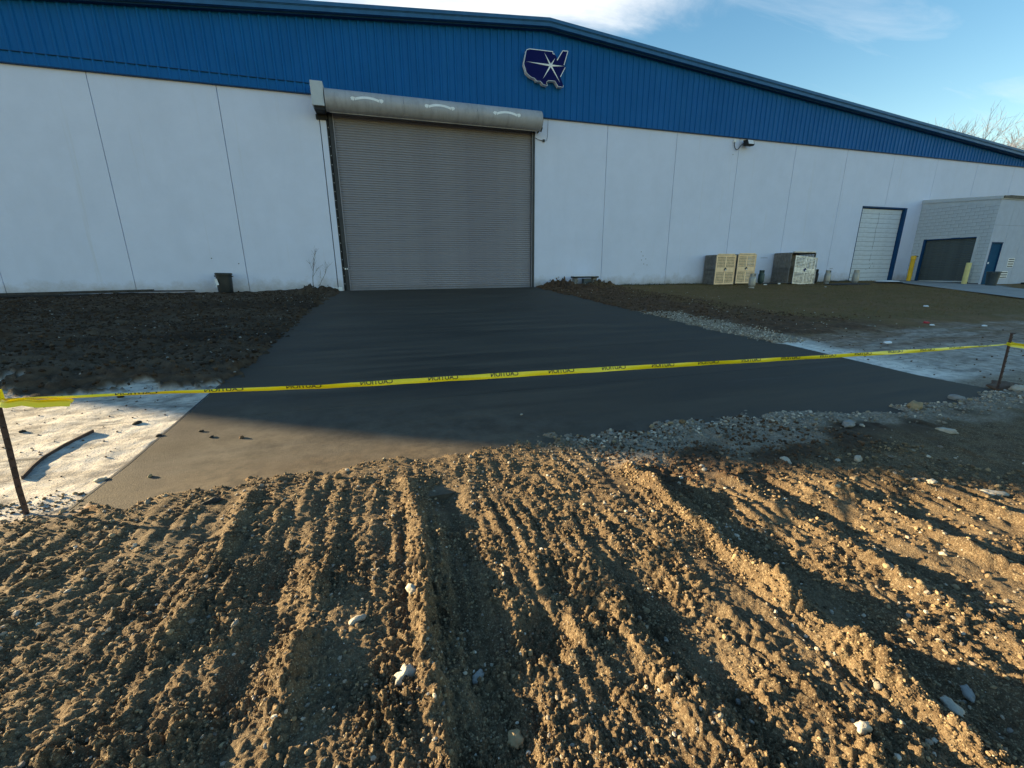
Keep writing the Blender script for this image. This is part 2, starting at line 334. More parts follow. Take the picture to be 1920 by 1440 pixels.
# stones
MAT['stone_light'] = mat('pale_limestone', (.46,.42,.35), .85, bump=.006, bscale=70, var=.12, vscale=14, col2=(.28,.23,.17))
MAT['stone_grey'] = mat('grey_stone', (.24,.23,.215), .75, bump=.003, bscale=60, var=.15, vscale=10)
MAT['stone_tan'] = mat('tan_stone', (.30,.22,.12), .8, bump=.003, bscale=60, var=.15, vscale=10)
MAT['stone_brown'] = mat('brown_rock', (.11,.065,.04), .85, bump=.004, bscale=50, var=.2, vscale=8)
MAT['clod_dark'] = mat('wet_clod', (.030,.024,.018), .9, bump=.004, bscale=70, var=.25, vscale=10)
MAT['clod'] = mat('dry_clod', (.200,.130,.062), .95, bump=.004, bscale=90, var=.3, vscale=7, coords='Object')
def island(m, cols):
    t = m.node_tree; b = t.nodes['Principled BSDF']; g = N(t, 'ShaderNodeNewGeometry'); r = N(t, 'ShaderNodeValToRGB'); cr__ = r.color_ramp
    while len(cr__.elements) < len(cols): cr__.elements.new(.5)
    for i, c in enumerate(cols): cr__.elements[i].position = i/(len(cols)-1); cr__.elements[i].color = (*c, 1)
    t.links.new(g.outputs['Random Per Island'], r.inputs[0]); t.links.new(r.outputs[0], b.inputs['Base Color']); b.inputs['Specular IOR Level'].default_value = .2
    return m
island(MAT['clod'], [(.060,.040,.024), (.13,.088,.050), (.17,.115,.064), (.21,.145,.080), (.34,.25,.145), (.10,.067,.040)])
MAT['gravel_pale'] = island(mat('gravel_pale', (.4,.38,.35), .85, bump=.003, bscale=80), [(.30,.24,.17), (.52,.45,.36), (.22,.18,.135), (.60,.54,.45), (.38,.31,.225)])
MAT['gravel_mix'] = island(mat('gravel_mix', (.2,.2,.2), .85, bump=.003, bscale=80), [(.15,.12,.09), (.26,.22,.17), (.34,.28,.20), (.12,.10,.08), (.30,.26,.22), (.20,.13,.07)])
MAT['clod_brown'] = island(mat('brown_clod', (.065,.043,.028), .95, bump=.004, bscale=70, var=.3, vscale=3), [(.045,.025,.014), (.10,.056,.031), (.07,.041,.024), (.15,.095,.056), (.12,.068,.037)])
MAT['soil_dark'] = island(mat('dark_soil', (.03,.02,.01), .95, bump=.004, bscale=70), [(.022,.014,.009), (.06,.039,.024), (.04,.026,.016), (.10,.07,.045)])
# slab: fresh damp concrete, dusted with dried mud at the front left
def slab_mat():
    m = bpy.data.materials.new('fresh_concrete'); m.use_nodes = True; t = m.node_tree; b = t.nodes['Principled BSDF']; l = t.links.new
    g = N(t, 'ShaderNodeNewGeometry'); s = N(t, 'ShaderNodeSeparateXYZ'); l(g.outputs['Position'], s.inputs[0])
    def noise(sc, st, det=6, rg=.6, loc=(0,0,0)):
        mp_ = N(t, 'ShaderNodeMapping'); mp_.inputs['Scale'].default_value = st; mp_.inputs['Location'].default_value = loc; l(g.outputs['Position'], mp_.inputs[0])
        n = N(t, 'ShaderNodeTexNoise', inp={'Scale': sc, 'Detail': det, 'Roughness': rg}); l(mp_.outputs[0], n.inputs['Vector']); return n.outputs[0]
    def mr(v, a, b_, c=0., d=1., sm=False):
        n = N(t, 'ShaderNodeMapRange', inp={'From Min': a, 'From Max': b_, 'To Min': c, 'To Max': d}); l(v, n.inputs[0])
        if sm: n.interpolation_type = 'SMOOTHSTEP'
        return n.outputs[0]
    def mixc(f, a, b_):
        n = N(t, 'ShaderNodeMix', data_type='RGBA')
        l(f, n.inputs[0])
        for i, v in ((6, a), (7, b_)):
            if isinstance(v, tuple): n.inputs[i].default_value = (*v, 1)
            else: l(v, n.inputs[i])
        return n.outputs[2]
    streak = noise(1.0, (.35, 3.2, 1), 7, .62); blot = noise(.5, (1, 1.6, 1), 5)
    c = mixc(mr(streak, .38, .66), (.040,.032,.024), (.098,.076,.055))
    c = mixc(mr(blot, .4, .7, 0, .6), c, (.060,.048,.036))
    st2 = noise(.8, (.12, 5.0, 1), 6, .6, (3, 2, 0)); c = mixc(mr(st2, .55, .72, 0, .45), c, (.030,.030,.030))
    # drier and dusty on the left near edge
    dry = noise(.7, (1, 1, 1), 6)
    e = mth('ADD', mth('ADD', s.outputs[1], mth('MULTIPLY', s.outputs[0], .42, t=t), t=t), mth('MULTIPLY', mth('SUBTRACT', dry, .5, t=t), 1.6, t=t), t=t)
    c = mixc(mr(e, 5.6, 3.2, 0, 1, True), c, mixc(mr(noise(3.5, (1,1,1), 8, .75), .4, .62), (.120,.100,.075), (.060,.049,.036)))
    e2 = mth('ADD', s.outputs[1], mth('MULTIPLY', mth('SUBTRACT', noise(1.3, (1, 1, 1), 8, .7), .5, t=t), .9, t=t), t=t)
    c = mixc(mth('MULTIPLY', mr(e2, 3.95, 3.35, 0, .75, True), mr(s.outputs[0], 2.2, .2), t=t), c, mixc(mr(noise(9, (1,1,1), 7, .75), .4, .62), (.155,.115,.072), (.070,.052,.034)))
    sp_ = noise(60, (1, 1, 1), 3); c = mixc(mr(sp_, .62, .75, 0, .35), c, (.02,.018,.016))
    # edges where soil was tracked on
    ex = mth('ADD', s.outputs[0], mth('MULTIPLY', mth('SUBTRACT', noise(1.6, (1, .6, 1), 8, .7), .5, t=t), 1.2, t=t), t=t)
    c = mixc(mr(ex, -1.3, -2.1, 0, .6, True), c, (.05,.038,.028))
    l(c, b.inputs['Base Color'])
    l(mr(streak, .3, .7, .62, .85), b.inputs['Roughness']); b.inputs['Specular IOR Level'].default_value = .25
    fine = noise(1, (14, 160, 1), 3); gr = noise(110, (1, 1, 1), 3)
    bp = N(t, 'ShaderNodeBump', inp={'Strength': 1, 'Distance': .0022}); l(mth('ADD', fine, gr, t=t), bp.inputs['Height'])
    bp2 = N(t, 'ShaderNodeBump', inp={'Strength': 1, 'Distance': .006}); l(streak, bp2.inputs['Height']); l(bp.outputs[0], bp2.inputs['Normal']); l(bp2.outputs[0], b.inputs['Normal'])
    return m
MAT['slab'] = slab_mat()
def ground_mat():
    m = bpy.data.materials.new('bare_ground'); m.use_nodes = True; t = m.node_tree; b = t.nodes['Principled BSDF']; l = t.links.new
    g = N(t, 'ShaderNodeNewGeometry'); pos = g.outputs['Position']
    def noise(sc, det=6, rg=.6, st=(1,1,1), loc=(0,0,0)):
        mp_ = N(t, 'ShaderNodeMapping'); mp_.inputs['Scale'].default_value = st; mp_.inputs['Location'].default_value = loc; l(pos, mp_.inputs[0])
        n = N(t, 'ShaderNodeTexNoise', inp={'Scale': sc, 'Detail': det, 'Roughness': rg}); l(mp_.outputs[0], n.inputs['Vector']); return n.outputs[0]
    def mr(v, a, b_, c=0., d=1.):
        n = N(t, 'ShaderNodeMapRange', inp={'From Min': a, 'From Max': b_, 'To Min': c, 'To Max': d}); l(v, n.inputs[0]); return n.outputs[0]
    def mixc(f, a, b_):
        n = N(t, 'ShaderNodeMix', data_type='RGBA')
        if isinstance(f, float): n.inputs[0].default_value = f
        else: l(f, n.inputs[0])
        for i, v in ((6, a), (7, b_)):
            if isinstance(v, tuple): n.inputs[i].default_value = (*v, 1)
            else: l(v, n.inputs[i])
        return n.outputs[2]
    A = N(t, 'ShaderNodeVertexColor', layer_name='zoneA'); Bn = N(t, 'ShaderNodeVertexColor', layer_name='zoneB')
    sa = N(t, 'ShaderNodeSeparateColor'); l(A.outputs[0], sa.inputs[0]); sb = N(t, 'ShaderNodeSeparateColor'); l(Bn.outputs[0], sb.inputs[0])
    fore, white, soil = sa.outputs[0], sa.outputs[1], sa.outputs[2]
    gravel, brown, smooth = sb.outputs[0], sb.outputs[1], sb.outputs[2]; wet = A.outputs['Alpha']
    sxyz = N(t, 'ShaderNodeSeparateXYZ'); l(pos, sxyz.inputs[0]); sx_ = sxyz.outputs[0]
    n_lo = noise(1.1, 5); n_mid = noise(7, 6, .65); n_hi = noise(45, 5, .65); n_vh = noise(160, 3)
    # fore dirt: tan sandy clay with darker organic patches
    cf = mixc(mr(n_mid, .38, .66), (.165,.112,.062), (.080,.053,.031))
    cf = mixc(mr(n_hi, .5, .72, 0, .7), cf, (.27,.205,.125))
    cf = mixc(mr(noise(2.1, 6, .7, loc=(5,1,0)), .50, .66, 0, .75), cf, (.065,.042,.023))
    cf = mixc(mr(noise(130, 3, .6, loc=(1,1,1)), .56, .66, 0, .7), cf, (.38,.30,.19)); cf = mixc(mr(noise(110, 3, .6, loc=(3,8,1)), .55, .66, 0, .7), cf, (.055,.036,.022))
    cf = mixc(mr(smooth, .2, .9, 0, .55), cf, (.15,.115,.075))
    cf = mixc(wet, cf, mixc(mr(n_mid, .4, .65), (.060,.038,.023), (.11,.080,.055)))
    cg = mixc(mr(n_hi, .4, .65), (.23,.18,.13), (.38,.32,.25)); cg = mixc(mr(n_mid, .48, .62, 0, .5), cg, (.15,.115,.08))
    cw = mixc(mr(n_mid, .42, .68), (.64,.58,.51), (.40,.36,.31))
    cw = mixc(mr(noise(2.2, 7, .7, (1, 1.8, 1)), .46, .62, 0, .85), cw, (.17,.15,.135))
    cw = mixc(mr(noise(1.2, 7, .7, (.5, 3.5, 1), (2,7,0)), .58, .66, 0, .7), cw, (.09,.08,.07))
    cw = mixc(mr(n_vh, .55, .75, 0, .4), cw, (.22,.20,.18))
    cs = mixc(mr(n_mid, .4, .66), (.055,.035,.021), (.105,.071,.044))
    cs = mixc(mr(n_lo, .5, .66, 0, .8), cs, (.125,.088,.056)); cs = mixc(mr(noise(.35, 6, .65, (.5,1.6,1), (1,4,0)), .46, .6, 0, .75), cs, (.022,.014,.009))
    cb = mixc(mr(n_mid, .4, .64), (.150,.080,.042), (.070,.039,.022))
    cb = mixc(mr(n_hi, .58, .72, 0, .5), cb, (.12,.09,.065))
    cr_ = mixc(mr(n_lo, .38, .62), (.150,.098,.034), (.200,.112,.050))
    cr_ = mixc(mr(n_mid, .5, .7, 0, .7), cr_, (.060,.045,.020))
    cw = mixc(mth('MULTIPLY', mr(sx_, 8.2, 9.5), mr(noise(.8, 7, .7, (.6,1.6,1)), .36, .56, .35, .9), t=t), cw, mixc(mr(n_mid, .4, .6), (.46,.40,.34), (.24,.205,.17)))
    sy2 = sxyz.outputs[1]; cw = mixc(mth('MULTIPLY', mth('MULTIPLY', mr(sx_, 7.4, 8.6), mr(sy2, 4.6, 5.8), t=t), mr(noise(.9, 7, .7, (.7,2.2,1), (4,4,0)), .38, .55, .25, 1), t=t), cw, mixc(mr(n_mid, .4, .6), (.27,.185,.13), (.15,.10,.066)))
    cw = mixc(mth('MULTIPLY', mr(mth('ADD', sx_, mth('MULTIPLY', noise(2.5, 6, .7), .9, t=t), t=t), 8.9, 8.3), mr(sx_, 6, 7), t=t), cw, mixc(mr(n_mid, .45, .65), (.80,.74,.66), (.50,.45,.40)))
    c = mixc(brown, cr_, cb); c = mixc(white, c, cw); c = mixc(gravel, c, cg); c = mixc(soil, c, cs); c = mixc(fore, c, mixc(mr(gravel, 0.0, 1.0), cf, cg))
    l(c, b.inputs['Base Color']); b.inputs['Roughness'].default_value = .95; b.inputs['Specular IOR Level'].default_value = .2
    bp = N(t, 'ShaderNodeBump', inp={'Strength': 1, 'Distance': .006}); l(n_vh, bp.inputs['Height'])
    bp2 = N(t, 'ShaderNodeBump', inp={'Strength': 1, 'Distance': .012}); l(n_hi, bp2.inputs['Height']); l(bp.outputs[0], bp2.inputs['Normal']); l(bp2.outputs[0], b.inputs['Normal'])
    return m
MAT['ground'] = ground_mat()
MAT['earth'] = mat('far_earth', (.06,.055,.03), .95, bump=.05, bscale=2, var=.2, vscale=.1)

# ------------------------------------------------------------------ ground
def tri_mesh(name, V, F, m, smooth=False, quads=False):
    me = bpy.data.meshes.new(name); k = F.shape[1]
    me.vertices.add(len(V)); me.vertices.foreach_set('co', np.ascontiguousarray(V, np.float32).ravel())
    me.loops.add(F.size); me.loops.foreach_set('vertex_index', F.astype(np.int32).ravel())
    me.polygons.add(len(F)); me.polygons.foreach_set('loop_start', np.arange(0, F.size, k, dtype=np.int32))
    me.materials.append(m)
    me.update(calc_edges=True)
    me.polygons.foreach_set('use_smooth', np.full(len(F), smooth))
    return me
def build_ground():
    dr, da = 0.0052, 0.0043
    rs = np.r_[0.5*np.exp(np.arange(0, math.log(12), 0.0045)), 6.0*np.exp(np.arange(0, math.log(20), 0.0085))]; th = np.arange(math.radians(-60), math.radians(93), da)
    R, T = np.meshgrid(rs, th, indexing='ij'); x = R*np.sin(T); y = R*np.cos(T)-0.15
    z, zn = ground_z(x.ravel(), y.ravel(), (R*0.0048).ravel())
    fore, white, soil, gravel, gfront, brown, grass, smooth, n1, n2 = zn
    xx, yy = x.ravel(), y.ravel()
    V = np.c_[xx, yy, z]; nr, na = x.shape
    i = np.arange(nr-1)[:, None]*na+np.arange(na-1)[None]; i = i.ravel(); F = np.c_[i, i+1, i+na+1, i+na]
    me = tri_mesh('ground', V, F[:, ::-1], MAT['ground'], True)
    wet = ss(1.1, 2.6, xx+0.9*n1+.5*n2)*ss(1.9, 2.5, yy+0.35*n2+.3*n1-.12*(xx-2))*(1-gfront)
    wet = np.clip(wet+0.0, 0, 1)
    ca = me.color_attributes.new('zoneA', 'FLOAT_COLOR', 'POINT'); ca.data.foreach_set('color', np.c_[fore, white, soil, wet].astype(np.float32).ravel())
    cb = me.color_attributes.new('zoneB', 'FLOAT_COLOR', 'POINT'); cb.data.foreach_set('color', np.c_[np.maximum(gravel, gfront), brown, smooth, grass].astype(np.float32).ravel())
    return setp(link_mesh('ground', me), kind='structure')
ground = build_ground()
def gz(x, y, cell=0.01): return float(ground_z(np.array([float(x)]), np.array([float(y)]), np.array([cell]))[0][0])
def gza(x, y): return ground_z(x, y, 0.0048*np.hypot(x, y+0.15))[0]
fs_ = MB(); fs_.add([(-1500,-1500,-1.75),(1500,-1500,-1.75),(1500,1500,-1.75),(-1500,1500,-1.75)], [(0,1,2,3)])
setp(fs_.build('terrain', MAT['earth']), kind='structure')
# ------------------------------------------------------------------ driveway slab (three pours) and path
drv = bpy.data.objects.new('driveway', None); COL.objects.link(drv); drv.location = (2.6, 3.0, -1.53); setp(drv, kind='structure')
def hb(y): return float(hbase(y))
def pour(y0, y1):
    m = MB(); ys = [y0]+[v for v in (4.0,) if y0 < v < y1]+[y1]
    vs = []; fs = []
    for yy in ys:
        for (xx, dz) in ((-2.12, -.14), (-2.12, .014), (-2.114, .02), (7.494, .02), (7.5, .014), (7.5, -.14)): vs.append((xx, yy, hb(yy)+dz))
    for k in range(len(ys)-1):
        for j in range(5): fs.append((k*6+j, k*6+j+1, k*6+j+7, k*6+j+6))
    fs.append((0,1,2,3,4,5)); n = (len(ys)-1)*6; fs.append(tuple(n+j for j in (5,4,3,2,1,0)))
    return m.add(vs, fs).build('concrete_panel', MAT['slab'], drv)
pour(2.7, 4.93); pour(4.935, 7.05); pour(7.055, 12.6); pour(12.605, 19.66)
ej = MB(); ys = [3.0, 4.0, 6.6]
ej.add([(-2.139, yy, hb(yy)+.021) for yy in ys]+[(-2.121, yy, hb(yy)+.021) for yy in ys], [(0,1,4,3),(1,2,5,4)])
ej.build('expansion_joint', MAT['black'], drv)
def build_path():
    # flat concrete strip leading out from the annex door
    nx_, ny_ = -PDIR[1], PDIR[0]; m = MB(); vs = []; fs = []; n = 46
    for i in range(n):
        s = i*0.9-0.5
        for j, o in enumerate((-0.0, PW)):
            X = PA[0]+PDIR[0]*s+nx_*o; Y = PA[1]+PDIR[1]*s+ny_*o
            Y = min(Y, 19.69); vs.append((X, Y, hb(Y)+.035))
    fs = [(2*i, 2*i+1, 2*i+3, 2*i+2) for i in range(n-1)]
    m.add(vs, fs)
    o = m.build('path', MAT['path']); return setp(o, kind='structure')
build_path()
yard = MB(); yard.add([(X, Y, hb(Y)+.031) for Y in (14.6, 16.5, 19.69) for X in (31.2, 33.3)], [(0,1,3,2),(2,3,5,4)])
setp(yard.build('door_apron', MAT['path']), kind='structure')
# ------------------------------------------------------------------ warehouse
FY = 19.7; ZB = -0.82; ZW = 6.53; XL, XR, XM, ZR, SL = -27.3, 45.0, 7.6, 10.06, 0.0815
def rz(X): return ZR-SL*abs(X-XM)
W = thing('warehouse', (XM, FY, ZB), 'long white concrete warehouse with blue ribbed metal gable and large grey roller door', 'building')
cuts = [XL, -24.0, -20.2, -16.45, -12.66, -8.85, -5.07, -1.735, None, 7.13, 10.75, 14.58, 18.41, 22.24, 26.07, 29.90, 33.73, 37.56, 41.39, XR]
g = 0.011
for a, b in zip(cuts[:-1], cuts[1:]):
    if a is None or b is None: continue
    a, b = a+g, b-g
    def pan(pts): MB().prism(pts, FY, FY+.16).build('wall_panel', MAT['wall'], W, bevel=.004)
    if a < 28.1 < b: pan([(a,ZB),(28.05,ZB),(28.05,3.62),(b,3.62),(b,ZW),(a,ZW)])
    elif a < 31.95 < b: pan([(31.95,ZB),(b,ZB),(b,ZW),(a,ZW),(a,3.62),(31.95,3.62)])
    else: pan([(a,ZB),(b,ZB),(b,ZW),(a,ZW)])
MB().box(-1.713, -1.50, FY, FY+.16, ZB, ZW).build('door_jamb', MAT['wall'], W)
MB().box(-1.50, 7.13, FY, FY+.16, 6.12, ZW).build('door_header', MAT['wall'], W)
# solid core behind the panels, set back at the openings
core = MB()
core.box(XL, -1.5, FY+.16, FY+.4, ZB, 6.9).box(7.13, 28.05, FY+.16, FY+.4, ZB, 6.9).box(31.95, XR, FY+.16, FY+.4, ZB, 6.9).box(28.05, 31.95, FY+.16, FY+.4, 3.62, 6.9).box(-1.5, 7.13, FY+.16, FY+.4, 6.12, 6.9)
core.build('inner_wall', MAT['core'], W)
gb = MB().prism([(XL, 6.9), (XR, 6.9), (XR, rz(XR)-.3), (XM, ZR-.3), (XL, rz(XL)-.3)], FY+.02, FY+.4); gb.build('gable_wall', MAT['core'], W)
BK = FY+55
sw = MB().box(XL-.15, XL, FY, BK, ZB, rz(XL)-.3).box(XR, XR+.15, FY, BK, ZB, rz(XR)-.3).prism([(XL, ZB), (XR, ZB), (XR, rz(XR)-.3), (XM, ZR-.3), (XL, rz(XL)-.3)], BK, BK+.2)
sw.build('side_wall', MAT['wall'], W)
for s in (-1, 1):
    xe = XL-.35 if s < 0 else XR+.35
    MB().prism([(XM, ZR-.04), (xe, rz(xe)-.04), (xe, rz(xe)-.28), (XM, ZR-.28)], FY-.2, BK+.3).build('roof', MAT['roof'], W)
    # rake trim: two-step box profile following the slope
    for (t0, t1, y0, y1, mm) in ((.02, -.10, FY-.46, FY-.2, 'bluetrim'), (-.10, -.125, FY-.43, FY-.2, 'bluetrim'), (-.125, -.26, FY-.41, FY-.1, 'bluetrim'), (-.26, -.31, FY-.25, FY-.1, 'bluedark')):
        MB().prism([(XM, ZR+t0), (xe, rz(xe)+t0), (xe, rz(xe)+t1), (XM, ZR+t1)], y0, y1).build('rake_trim', MAT[mm], W)
# ribbed blue cladding, one sheet per 0.915 m (three ribs each)
pitch = 0.305; X = XL; k = 0
while X < XR-0.01:
    x1 = min(X+3*pitch, XR); prof = []
    jit = random.uniform(-.002, .002)
    for r_ in range(3):
        c = X+pitch*(r_+.5)
        for dx, dy in ((-.15, 0), (-.05, 0), (-.025, .042), (.025, .042), (.05, 0)): prof.append((c+dx, dy))
        for dx in (.085, .115):  prof.append((c+dx, .006 if dx < .1 else 0))
    prof.append((x1, 0)); prof = [(min(a, x1), d) for a, d in prof]
    vs = []; n = len(prof)
    for a, d in prof: vs.append((a, FY-.045-d-jit, ZW+.015))
    for a, d in prof: vs.append((a, FY-.045-d-jit, rz(a)-.27))
    MB().add(vs, [(i, i+1, i+1+n, i+n) for i in range(n-1)]).build('cladding_sheet', MAT['blue'], W)
    X += 3*pitch
MB().box(XL, -1.95, FY-.086, FY-.002, ZW-.012, ZW+.022).build('base_trim', MAT['bluedark'], W)
MB().box(7.33, XR, FY-.086, FY-.002, ZW-.012, ZW+.022).build('base_trim', MAT['bluedark'], W)
lt = MB(); lt.box(XL, -1.95, FY-.092, FY-.048, 6.875, 6.893).build('lap_trim', MAT['bluedark'], W)  # thin dark bar stands in for the shadow line at the sheet lap
# lower lapped course left of the door, slightly proud
X = XL; vs = []; prof = []
while X < -2.0:
    for dx, dy in ((-.15, 0), (-.052, 0), (-.02, .034), (.02, .034), (.052, 0)): prof.append((X+.1525+dx, dy))
    X += pitch
prof = [p for p in prof if p[0] < -1.95]; n = len(prof)
MB().add([(a, FY-.053-d, ZW+.022) for a, d in prof]+[(a, FY-.053-d, 6.876) for a, d in prof], [(i, i+1, i+1+n, i+n) for i in range(n-1)]).build('lower_cladding', MAT['blue'], W)
# ---- big roller door
dx0, dx1, dz0, dz1 = -1.30, 7.02, -0.775, 6.02
RD = MB().box(-1.5, 7.13, FY+.12, FY+.15, ZB, 6.12).build('roller_door', MAT['steel_dark'], W)
ns = 76; ph = (dz1-dz0)/ns
pr = [(0, 0), (-.006, ph*.10), (-.024, ph*.25), (-.028, ph*.45), (-.022, ph*.62), (-.004, ph*.78), (0, ph*.80), (.004, ph)]
sm = None
for i in range(ns):
    if sm is None:
        m = MB().strip(pr, dx0, dx1, 'x'); sm = m.mesh('slat', MAT['slat'], True)
    o = link_mesh('slat', sm, RD); o.location = Vector((0, FY+.07+random.uniform(-.0015, .0015), dz0+i*ph)) - (W.location)
    if random.random() < .3: o.rotation_euler = (random.uniform(-.03, .03), 0, 0)
MB().box(dx0, dx1, FY+.03, FY+.10, dz0-.03, dz0+.045).build('bottom_bar', MAT['slat'], RD)
for xa, xb in ((-1.498, -1.43), (-1.40, -1.24), (6.98, 7.128)):
    MB().box(xa, xb, FY-.03 if xa > -1.45 else FY+.0, FY+.118, ZB, 6.1).build('guide_rail', MAT['steel_dark'] if xa > -1.45 else MAT['black'], RD)
MB().box(-1.25, -1.215, FY-.05, FY-.03, ZB, 6.05).box(6.985, 7.01, FY-.05, FY-.03, ZB, 6.05).build('guide_flange', MAT['slat'], RD)
bolts = MB()
for i in range(20):
    z_ = -.5+i*.33; bolts.box(-1.455, -1.435, FY-.012, FY, z_, z_+.025)
bolts.build('guide_bolts', MAT['white'], RD)
MB().box(-1.385, -1.33, FY-.05, FY-.03, .10, .16).box(-1.30, -1.27, FY-.05, FY-.03, .10, .16).build('door_latch', MAT['white'], RD)
# hood: half-barrel in three sections
hc, hr = (FY-.40, 6.26), .385
def hoodpt(ang, r_=hr): return (hc[0]-r_*math.cos(ang), hc[1]+r_*math.sin(ang))
for a, b in ((-1.40, 1.44), (1.448, 4.36), (4.368, 7.22)):
    pf = [(FY-.05, hc[1]+hr)]+[hoodpt(math.radians(d)) for d in range(90, -76, -8)]+[(FY-.42, hc[1]-hr)]
    hd = MB().strip(pf, a, b, 'x').strip([(p[0]+.004, p[1]) for p in pf][::-1], a, b, 'x').build('door_hood', MAT['hood'], W, smooth=True)
    # white ribbon painted on this section, laid over the curve
    c = {0: .10, 1: 2.84, 2: 5.62}[0 if a < 0 else (1 if a < 3 else 2)]; wd = .60 if a < 3.5 else .6
    rib = MB()
    def rp(u, v):   # u across, v arc length up the hood
        an = math.radians(3)+v/hr; q = hoodpt(an, hr+.004); return (c+u, q[0], q[1])
    def arc(u): return .075-.42*(u*u)
    nn = 24; vs = []
    for i in range(nn+1):
        u = -.44+.88*i/nn; vs += [rp(u, arc(u)-.045), rp(u, arc(u)), rp(u, arc(u)+.045)]
    rib.add(vs, [q for i in range(nn) for q in ((3*i, 3*i+3, 3*i+4, 3*i+1), (3*i+1, 3*i+4, 3*i+5, 3*i+2))])
    for s in (-1, 1):
        rib.add([rp(s*.46, -.03), rp(s*.57, -.045), rp(s*.60, .03), rp(s*.54, .075), rp(s*.44, .06)], [(0,1,2,3,4)])
        rib.add([rp(s*.46, -.03), rp(s*.54, -.045), rp(s*.51, -.075)], [(0,1,2)])
    rib.build('ribbon_marking', MAT['white'], hd)
MB().box(-1.30, 7.1, FY-.44, FY-.40, hc[1]-hr-.02, hc[1]-hr+.005).build('hood_lip', MAT['hood'], W)
ec = MB().prism([hoodpt(math.radians(d), hr-.01) for d in range(90, -91, -12)]+[(FY-.06, hc[1]-hr+.01), (FY-.06, hc[1]+hr-.01)], 7.21, 7.235, 'x'); ec.build('hood_end_cap', MAT['black'], W)
mt = MB().box(7.235, 7.34, FY-.30, FY-.1, 5.98, 6.2).tube([(7.30, FY-.25, 6.15), (7.36, FY-.3, 6.05), (7.33, FY-.22, 5.92)], .035); mt.build('door_motor', MAT['black'], W)
MB().box(-1.86, -1.43, FY-.72, FY, 5.97, 6.77).build('motor_cover', MAT['box'], W, bevel=.008)
MB().box(-1.80, -1.45, FY-.66, FY-.005, 5.85, 5.97).box(-1.84, -1.44, FY-.10, FY-.004, 5.70, 5.86).build('motor_bracket', MAT['black'], W)
MB().box(-1.72, -1.56, FY-.06, FY-.002, ZB, -.62).box(-2.25, -1.72, FY-.05, FY-.002, -.68, -.64).build('threshold_block', MAT['white'], W)
# cable box right of the door
jb = MB().box(7.50, 7.60, FY-.05, FY-.002, 5.58, 5.68); jb.build('junction_box', MAT['steel_dark'], W)
MB().tube([(7.15, FY-.02, 5.72), (7.28, FY-.03, 5.66), (7.5, FY-.03, 5.62)], .010, 6).tube([(7.6, FY-.02, 5.62), (7.70, FY-.012, 5.66), (7.74, FY-.012, 5.9), (7.75, FY-.012, 6.52)], .006, 6).build('cable', MAT['steel_dark'], W)
# small bolt holes and anchor plugs on the wall
pl = MB()
for (a, b) in ((18.07,5.75),(13.0,.9),(13.12,.7),(13.05,.5),(13.3,.55),(13.4,.25),(13.2,.3),(-6.2,.55),(-5.3,.35),(-12.9,.3),(-12.86,.26)):
    pl.box(a-.018, a+.018, FY-.008, FY-.001, b-.018, b+.018)
pl.build('anchor_plugs', MAT['core'], W)
# crack-like open seams between the cages
cs_ = MB()
for a, b, c in ((20.0,.62,.3),(20.85,.61,.5),(26.3,.0,.25)): cs_.box(a, a+c, FY-.004, FY-.001, b, b+.018)
cs_.build('wall_cracks', MAT['core'], W)
# ---- white sectional door on the right
WD = MB().box(28.05, 31.95, FY+.19, FY+.22, ZB, 3.62).build('sectional_door', MAT['core'], W)
npan = 16; ph2 = (3.50-ZB)/npan; sm2 = None
for i in range(npan):
    if sm2 is None:
        sm2 = MB().box(28.10, 31.72, 0, .03, .008, ph2-.008).box(28.10, 31.72, -.008, 0, ph2*.42, ph2*.52).mesh('door_panel', MAT['doorwhite'])
    o = link_mesh('door_panel', sm2, WD); o.location = Vector((0, FY+.15, ZB+i*ph2))-W.location
    if i > npan-3: o.rotation_euler = (.03*(i-npan+3), 0, 0)
MB().box(31.74, 31.93, FY-.01, FY+.188, ZB, 3.60).box(28.07, 31.74, FY-.006, FY+.188, 3.54, 3.605).box(28.06, 28.10, FY-.004, FY+.188, ZB, 3.54).build('door_frame', MAT['bluedark'], W)
px_ = 29.75; rc = random.Random(2)
for i in range(14):
    z_ = 3.3-i*.24; nx2 = px_+rc.uniform(-.05, .04)
    if i not in (9, 12, 13): MB().add([(px_, FY+.138, z_), (px_+.02, FY+.138, z_), (nx2+.02, FY+.138, z_-.22), (nx2, FY+.138, z_-.22)], [(0,1,2,3)]).build('crack', MAT['core'], WD)
    px_ = nx2
for i in range(7):
    a, c = 29.9+rc.uniform(-.35, .35), .1+rc.uniform(-.2, .2); MB().box(a, a+.04, FY+.137, FY+.139, c, c+.04).build('hole', MAT['core'], WD)
